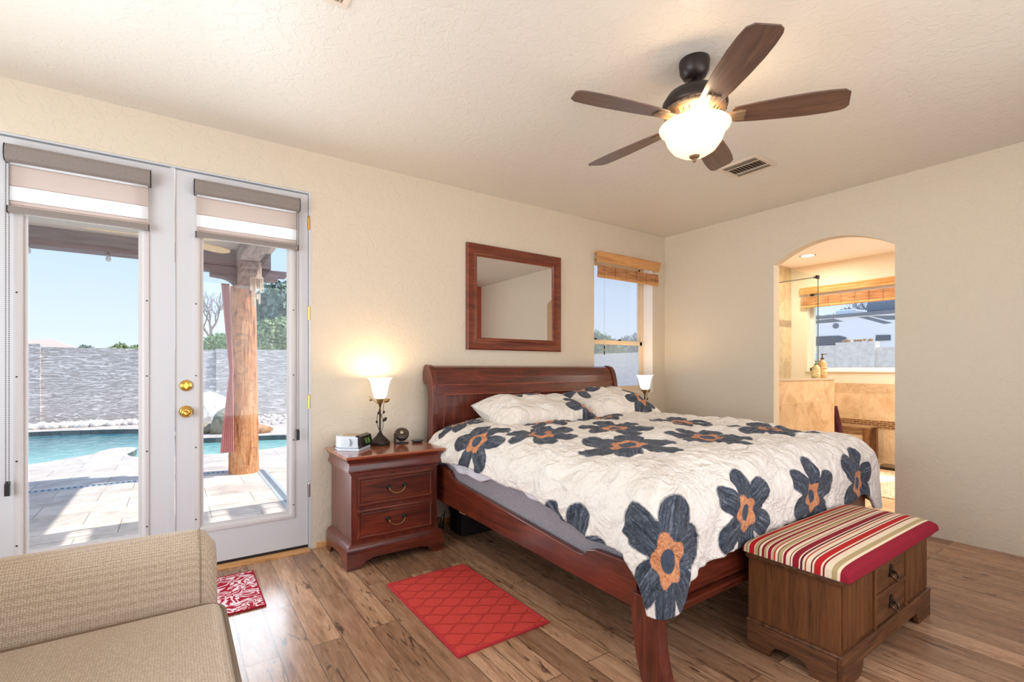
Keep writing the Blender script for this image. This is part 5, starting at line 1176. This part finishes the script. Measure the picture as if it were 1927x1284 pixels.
# carved wooden wind chime hanging on the post
wc = thing('wind_chime', (-3.90, 3.0, 2.3), 'pale carved wooden wind chime hanging in front of the patio post', 'wind chime')
PALE = wood('bleached_wood', (196, 172, 152), (226, 206, 188), (240, 226, 212), 'z', 1.0, 0.8, 0.3, 0.2)
WCx, WCy = -3.80, 2.93
MB().box(WCx-0.055, WCx+0.055, WCy+0.0, WCy+0.03, 2.33, 2.52).build('hanging_board', PALE, wc, bevel=0.004)
MB().prism([(WCx-0.075, 2.315), (WCx-0.05, 2.35), (WCx, 2.37), (WCx+0.05, 2.35), (WCx+0.075, 2.315)], WCy-0.04, WCy+0.03, 'y').build('chime_cap', PALE, wc, bevel=0.003)
for k, (dx, zt, zb) in enumerate(((-0.06, 2.315, 2.17), (-0.036, 2.315, 2.10), (-0.012, 2.315, 2.14), (0.014, 2.315, 2.20), (0.040, 2.315, 2.15), (0.062, 2.315, 2.19), (-0.028, 2.09, 1.99), (0.030, 2.14, 2.02), (0.005, 2.13, 2.07))):
    MB().lathe([(0.011, zb), (0.012, zb+0.005), (0.012, zt)], (WCx+dx, WCy-0.015+0.012*(k % 2), 0), 10).build('chime_tube', PALE, wc)
# ------------------------------------------------------------------ planting beyond the wall
def leafmat(name, c1, c2):
    m = M(name, c1, 0.7, spec=0.2); q = m.noise(m.coord(), 2.6, 4); m.base(m.ramp(q, [(0.35, c2), (0.62, c1)])); m.b.inputs['Subsurface Weight'].default_value = 0.0; return m.m
def crown(name, blobs, n, ls, mat, parent, seed):
    rd = np.random.RandomState(seed); vs = []; 
    tot = sum(b[3]**2 for b in blobs)
    for bx, by, bz, br in blobs:
        k = int(n*br*br/tot); d = rd.normal(size=(k, 3)); d /= np.linalg.norm(d, axis=1)[:, None]
        p = np.array((bx, by, bz))+d*br*rd.uniform(0.55, 1.05, (k, 1))*np.array((1, 1, 0.85))
        a = rd.normal(size=(k, 3)); a /= np.linalg.norm(a, axis=1)[:, None]; b = np.cross(a, d); b /= np.linalg.norm(b, axis=1)[:, None]+1e-6
        L = ls*rd.uniform(0.6, 1.3, (k, 1))
        q = np.stack([p-a*L, p+b*L*0.5, p+a*L, p-b*L*0.5], 1); vs.append(q.reshape(-1, 3))
    V = np.concatenate(vs); me = bpy.data.meshes.new(name); me.from_pydata(V.tolist(), [], [(4*i, 4*i+1, 4*i+2, 4*i+3) for i in range(len(V)//4)]); me.update()
    return finish(name, me, mat, parent)
BARK = wood('bark', (84, 70, 60), (122, 104, 92), (146, 130, 118), 'z', 1, 0.9, 0.4, 0.1)
def tree(x, y, hgt, blobs, n, ls, mat, label, cat='tree', seed=1, nm='leafy_tree', group='trees beyond the garden wall'):
    t = thing(nm, (x, y, 0), label, cat, group)
    pts = [(x, y, 0), (x+0.05, y, hgt*0.3), (x-0.05, y, hgt*0.6)]; MB().tube(pts, [0.16, 0.12, 0.07], 8).build('trunk', BARK, t)
    crown('foliage', blobs, n, ls, mat, t, seed); return t
# big evergreen right of the post
def at(px, pz, y):   # point above the garden seen at a fraction of the view (real position on plane y)
    u = (px-963.5)/908; v = (695-pz)/908; rx = FWD.x+u*RGT.x; ry = FWD.y+u*RGT.y; t = (y+3.529)/ry
    return (-4.593+t*rx, y, 1.24+t*v)
LG1 = leafmat('evergreen_leaves', (132, 156, 138), (76, 106, 92)); LG2 = leafmat('light_leaves', (172, 186, 140), (116, 140, 92)); LG3 = leafmat('hedge_leaves', (150, 176, 116), (90, 122, 74))
a = at(525, 600, 19); bl = []
rd = random.Random(5)
for px, pz, r in ((520, 565, .9), (500, 575, .7), (540, 560, .8), (500, 605, .9), (530, 600, 1.0), (560, 590, 1.0), (495, 635, .8), (525, 640, 1.0), (555, 635, 1.0), (575, 610, 0.9)):
    q = at(px, pz, 19+rd.uniform(-.6, .6)); bl.append((*q, r*1.0))
tree(a[0], 19, 4.4, bl, 9000, 0.13, LG1, 'tall blue-green evergreen beyond the wall, right of the patio post', seed=2)
bl = [(*at(px, pz, 17), r) for px, pz, r in ((505, 625, .55), (530, 618, .5), (545, 640, .6), (500, 650, .5))]
tree(at(525, 660, 17)[0], 17, 2.4, bl, 3000, 0.10, LG2, 'lighter yellow-green tree in front of the tall evergreen', seed=3)
bl = [(*at(px, pz, 14), r) for px, pz, r in ((385, 655, .28), (400, 650, .34), (415, 646, .38), (428, 648, .34), (405, 660, .3))]
tree(at(405, 670, 14)[0], 14, 1.6, bl, 3200, 0.05, LG3, 'low bright green shrub over the garden wall left of the post', 'shrub', 4, 'shrub')
# bare tree
bt = thing('bare_tree', (at(400, 690, 16)[0], 16, 0), 'leafless branching tree beyond the wall, left of the patio post', 'tree', 'trees beyond the garden wall')
brm = MB(); rd = random.Random(8)
def branch(p, d, L, r, lv):
    q = p+d*L; mid = p+d*L*0.5+Vector((rd.uniform(-1, 1), 0, rd.uniform(-.5, .5)))*L*0.07
    brm.tube([p, mid, q], [r, r*0.85, r*0.65], 5)
    if lv == 0: return
    for k in range(3 if lv > 1 else 4):
        nd = (d+Vector((rd.uniform(-.75, .75), rd.uniform(-.5, .5), rd.uniform(-.25, .45)))).normalized()
        branch(q if k else mid, nd, L*rd.uniform(0.62, 0.82), r*0.6, lv-1)
b0 = Vector(at(400, 690, 16)); branch(Vector((b0.x, 16, -0.0)), Vector((0.02, 0, 1)), 1.9, 0.10, 0); branch(Vector((b0.x+0.03, 16, 1.85)), Vector((-0.1, 0, 1)).normalized(), 0.75, 0.07, 5)
brm.build('branches', plain('bare_bark', (150, 134, 126), 0.9), bt)
# small far trees and a neighbour's roof on the skyline
for k, (px, pz, y, rr_, mt_, lab) in enumerate(((218, 656, 30, .35, LG2, 'small round tree on the skyline, middle of the left glass door'), (228, 651, 30.5, .38, LG2, 'taller small tree on the skyline just right of the round one'), (160, 654, 31, .35, LG1, 'tiny dark tree on the skyline beside the neighbouring roof'), (86, 651, 33, .28, LG1, 'tiny tree top on the skyline at the left end of the roof'), (258, 655, 30, .4, LG3, 'low tree top on the skyline at the right edge of the left door glass'))):
    q = at(px, pz+6, y); bl = [(q[0], y, q[2], rr_), (q[0]+rr_*0.5, y, q[2]-rr_*0.3, rr_*0.8), (q[0]-rr_*0.7, y, q[2]-rr_*0.5, rr_*0.6)]
    tree(q[0], y, q[2], bl, 900, 0.10, mt_, lab, seed=20+k)
h0 = at(70, 660, 28); h1 = at(150, 660, 28); hp = at(126, 648, 30)
nh = thing('house', ((h0[0]+h1[0])/2, 29, 0), 'neighbouring house with low tiled roof just showing over the garden wall', 'house')
MB().box(h0[0]-3, h1[0]-0.4, 28.3, 33, -0.1, 2.25).build('house_wall', plain('house_stucco', (214, 200, 186), 0.9), nh)
MB().add([(h0[0]-3.4, 28, 2.2), (h1[0], 28, 2.2), (h1[0], 33.4, 2.2), (h0[0]-3.4, 33.4, 2.2), (h0[0]-1.4, 30.4, 2.62), (h1[0]-1.4, 30.4, 2.80)], [(0, 1, 5, 4), (1, 2, 5), (2, 3, 4, 5), (3, 0, 4), (3, 2, 1, 0)]).build('roof', plain('roof_tiles', (206, 182, 168), 0.9), nh)
# bush seen through the bedroom window
def at2(px, pz, y): return at(px, pz, y)
bl = [(*at(px, pz, 13.5), r) for px, pz, r in ((1130, 648, .62), (1145, 655, .6), (1118, 640, .55), (1160, 664, .5), (1135, 668, .55))]
tree(at(1140, 690, 13.5)[0], 13.5, 1.8, bl, 2600, 0.09, LG3, 'bright green bush beyond the wall seen in the bedroom window', 'shrub', 31, 'shrub')
bl = [(*at(px, pz, 14.5), r) for px, pz, r in ((1185, 650, .65), (1195, 658, .7), (1175, 664, .6), (1205, 645, .65))]
tree(at(1190, 690, 14.5)[0], 14.5, 2.0, bl, 1500, 0.10, leafmat('grey_leaves', (158, 170, 160), (112, 124, 118)), 'grey-green bush at the right side of the bedroom window view', 'shrub', 32, 'shrub')
# ------------------------------------------------------------------ side yard: block wall, caravan
SW = M('side_wall_stucco', (232, 222, 206), 0.9, spec=0.2); q = SW.noise(SW.coord((3, 3, 3)), 3, 5, 0.7); SW.base(SW.ramp(q, [(0.3, (226, 218, 204)), (0.6, (248, 242, 230))])); SW.bump(q, 0.6, 0.03)
struct('wall_side_yard', MB().box(9.0, 9.2, 1.72, 11.2, -0.1, 1.84).box(9.0, 9.2, -6, 1.72, -0.1, 1.76), SW.m)
struct('wall_side_pillar', MB().box(8.9, 9.22, 0.9, 1.72, -0.1, 1.90), SW.m)
struct('ground_side', MB().box(BX+0.2, 30, -12, 0.2, -0.12, -0.03).box(8.0, 30, 0.2, 7.8, -0.12, -0.03).box(12.4, 30, 7.8, 60, -0.12, -0.03), GRAV.m)
struct('ground_house_side', MB().box(-30, 3.1, -30, YS-0.12, -0.12, -0.03).box(-30, XW-0.12, YS-0.12, 0.2, -0.12, -0.03), GRAV.m)
struct('ground_far', MB().box(-40, 12.4, 11.5, 70, -0.12, -0.05), GRAV.m)
rk = MB(); rd = random.Random(3)
for k in range(14): rock_mesh(rk, (9.05+rd.uniform(-.05, .05), rd.uniform(1.0, 1.62), 1.93+rd.uniform(0, .02)), rd.uniform(0.04, 0.06), k, (1, 1, .7), 1)
tag(rk.build('stones', RK3, smooth=True), 'heap of small reddish stones on top of the side-yard wall pillar', 'stones', kind='stuff')
rv = thing('caravan', (13.7, 3.0, 0), 'white travel trailer parked beyond the side wall outside the bathroom window', 'caravan')
RVW = plain('caravan_white', (246, 248, 250), 0.4); RVG = plain('caravan_grey', (128, 136, 144), 0.5); RVD = plain('caravan_glass', (96, 106, 116), 0.15)
MB().box(12.5, 14.9, -2.5, 8.5, 0.55, 2.93).build('caravan_body', RVW, rv, bevel=0.05)
MB().box(12.44, 14.95, -2.55, 8.55, 2.86, 2.96).build('roof_edge', RVG, rv, bevel=0.01)
def decal(pts, name, mat, d=0.02):
    P3 = [at_x(px, pz, 12.5) for px, pz in pts]; MB().prism(P3, 12.5-d, 12.5+0.001, 'x').build(name, mat, rv, bevel=0.0)
def at_x(px, pz, x):
    u = (px-963.5)/908; v = (695-pz)/908; rx = FWD.x+u*RGT.x; ry = FWD.y+u*RGT.y; t = (x+4.593)/rx
    return (-3.529+t*ry, 1.24+t*v)
decal([(1524, 605), (1568, 600), (1588, 605), (1555, 608), (1524, 610)], 'stripe', RVG, 0.006)
decal([(1615, 597), (1634, 596), (1680, 608), (1664, 610)], 'stripe', RVG, 0.006)
decal([(1638, 595), (1684, 594), (1690, 602), (1668, 602)], 'stripe', RVG, 0.006)
decal([(1520, 638), (1530, 634), (1580, 632), (1592, 635), (1596, 642), (1596, 652), (1520, 653)], 'window', RVD, 0.03)
decal([(1649, 631), (1676, 630.5), (1676, 641), (1648, 642)], 'window', RVD, 0.03)
c_ = at_x(1573, 613.5, 12.5); MB().lathe([(0.085, -0.02), (0.085, 0.001)], (12.5, c_[0], c_[1]), 28, 'x').build('round_vent', RVG, rv)
c_ = at_x(1590, 582, 12.9); MB().box(12.9, 13.8, c_[0]-0.28, c_[0]+0.28, 2.96, 3.14).build('roof_vent', RVW, rv, bevel=0.04)
c_ = at_x(1660, 575, 13.0); MB().box(13.0, 14.0, c_[0]-0.9, c_[0]+0.42, 2.96, 3.34).build('air_conditioner', plain('ac_grey', (132, 142, 152), 0.6), rv, bevel=0.08)
for yy in (-0.5, 6.0): MB().lathe([(0.36, -0.1), (0.36, 0.1)], (12.6, yy, 0.36), 24, 'x').build('wheel', DARK, rv)
bl = [(17.5, y_, 3.1+0.25*math.sin(y_*2), 0.7) for y_ in (2.5, 3.4, 4.2, 5.1, 6.0, 6.9)]
tree(17.5, 4.5, 3.0, bl, 3500, 0.09, leafmat('bare_twigs', (176, 182, 188), (142, 150, 158)), 'thin grey twiggy tree behind the white trailer', seed=41)
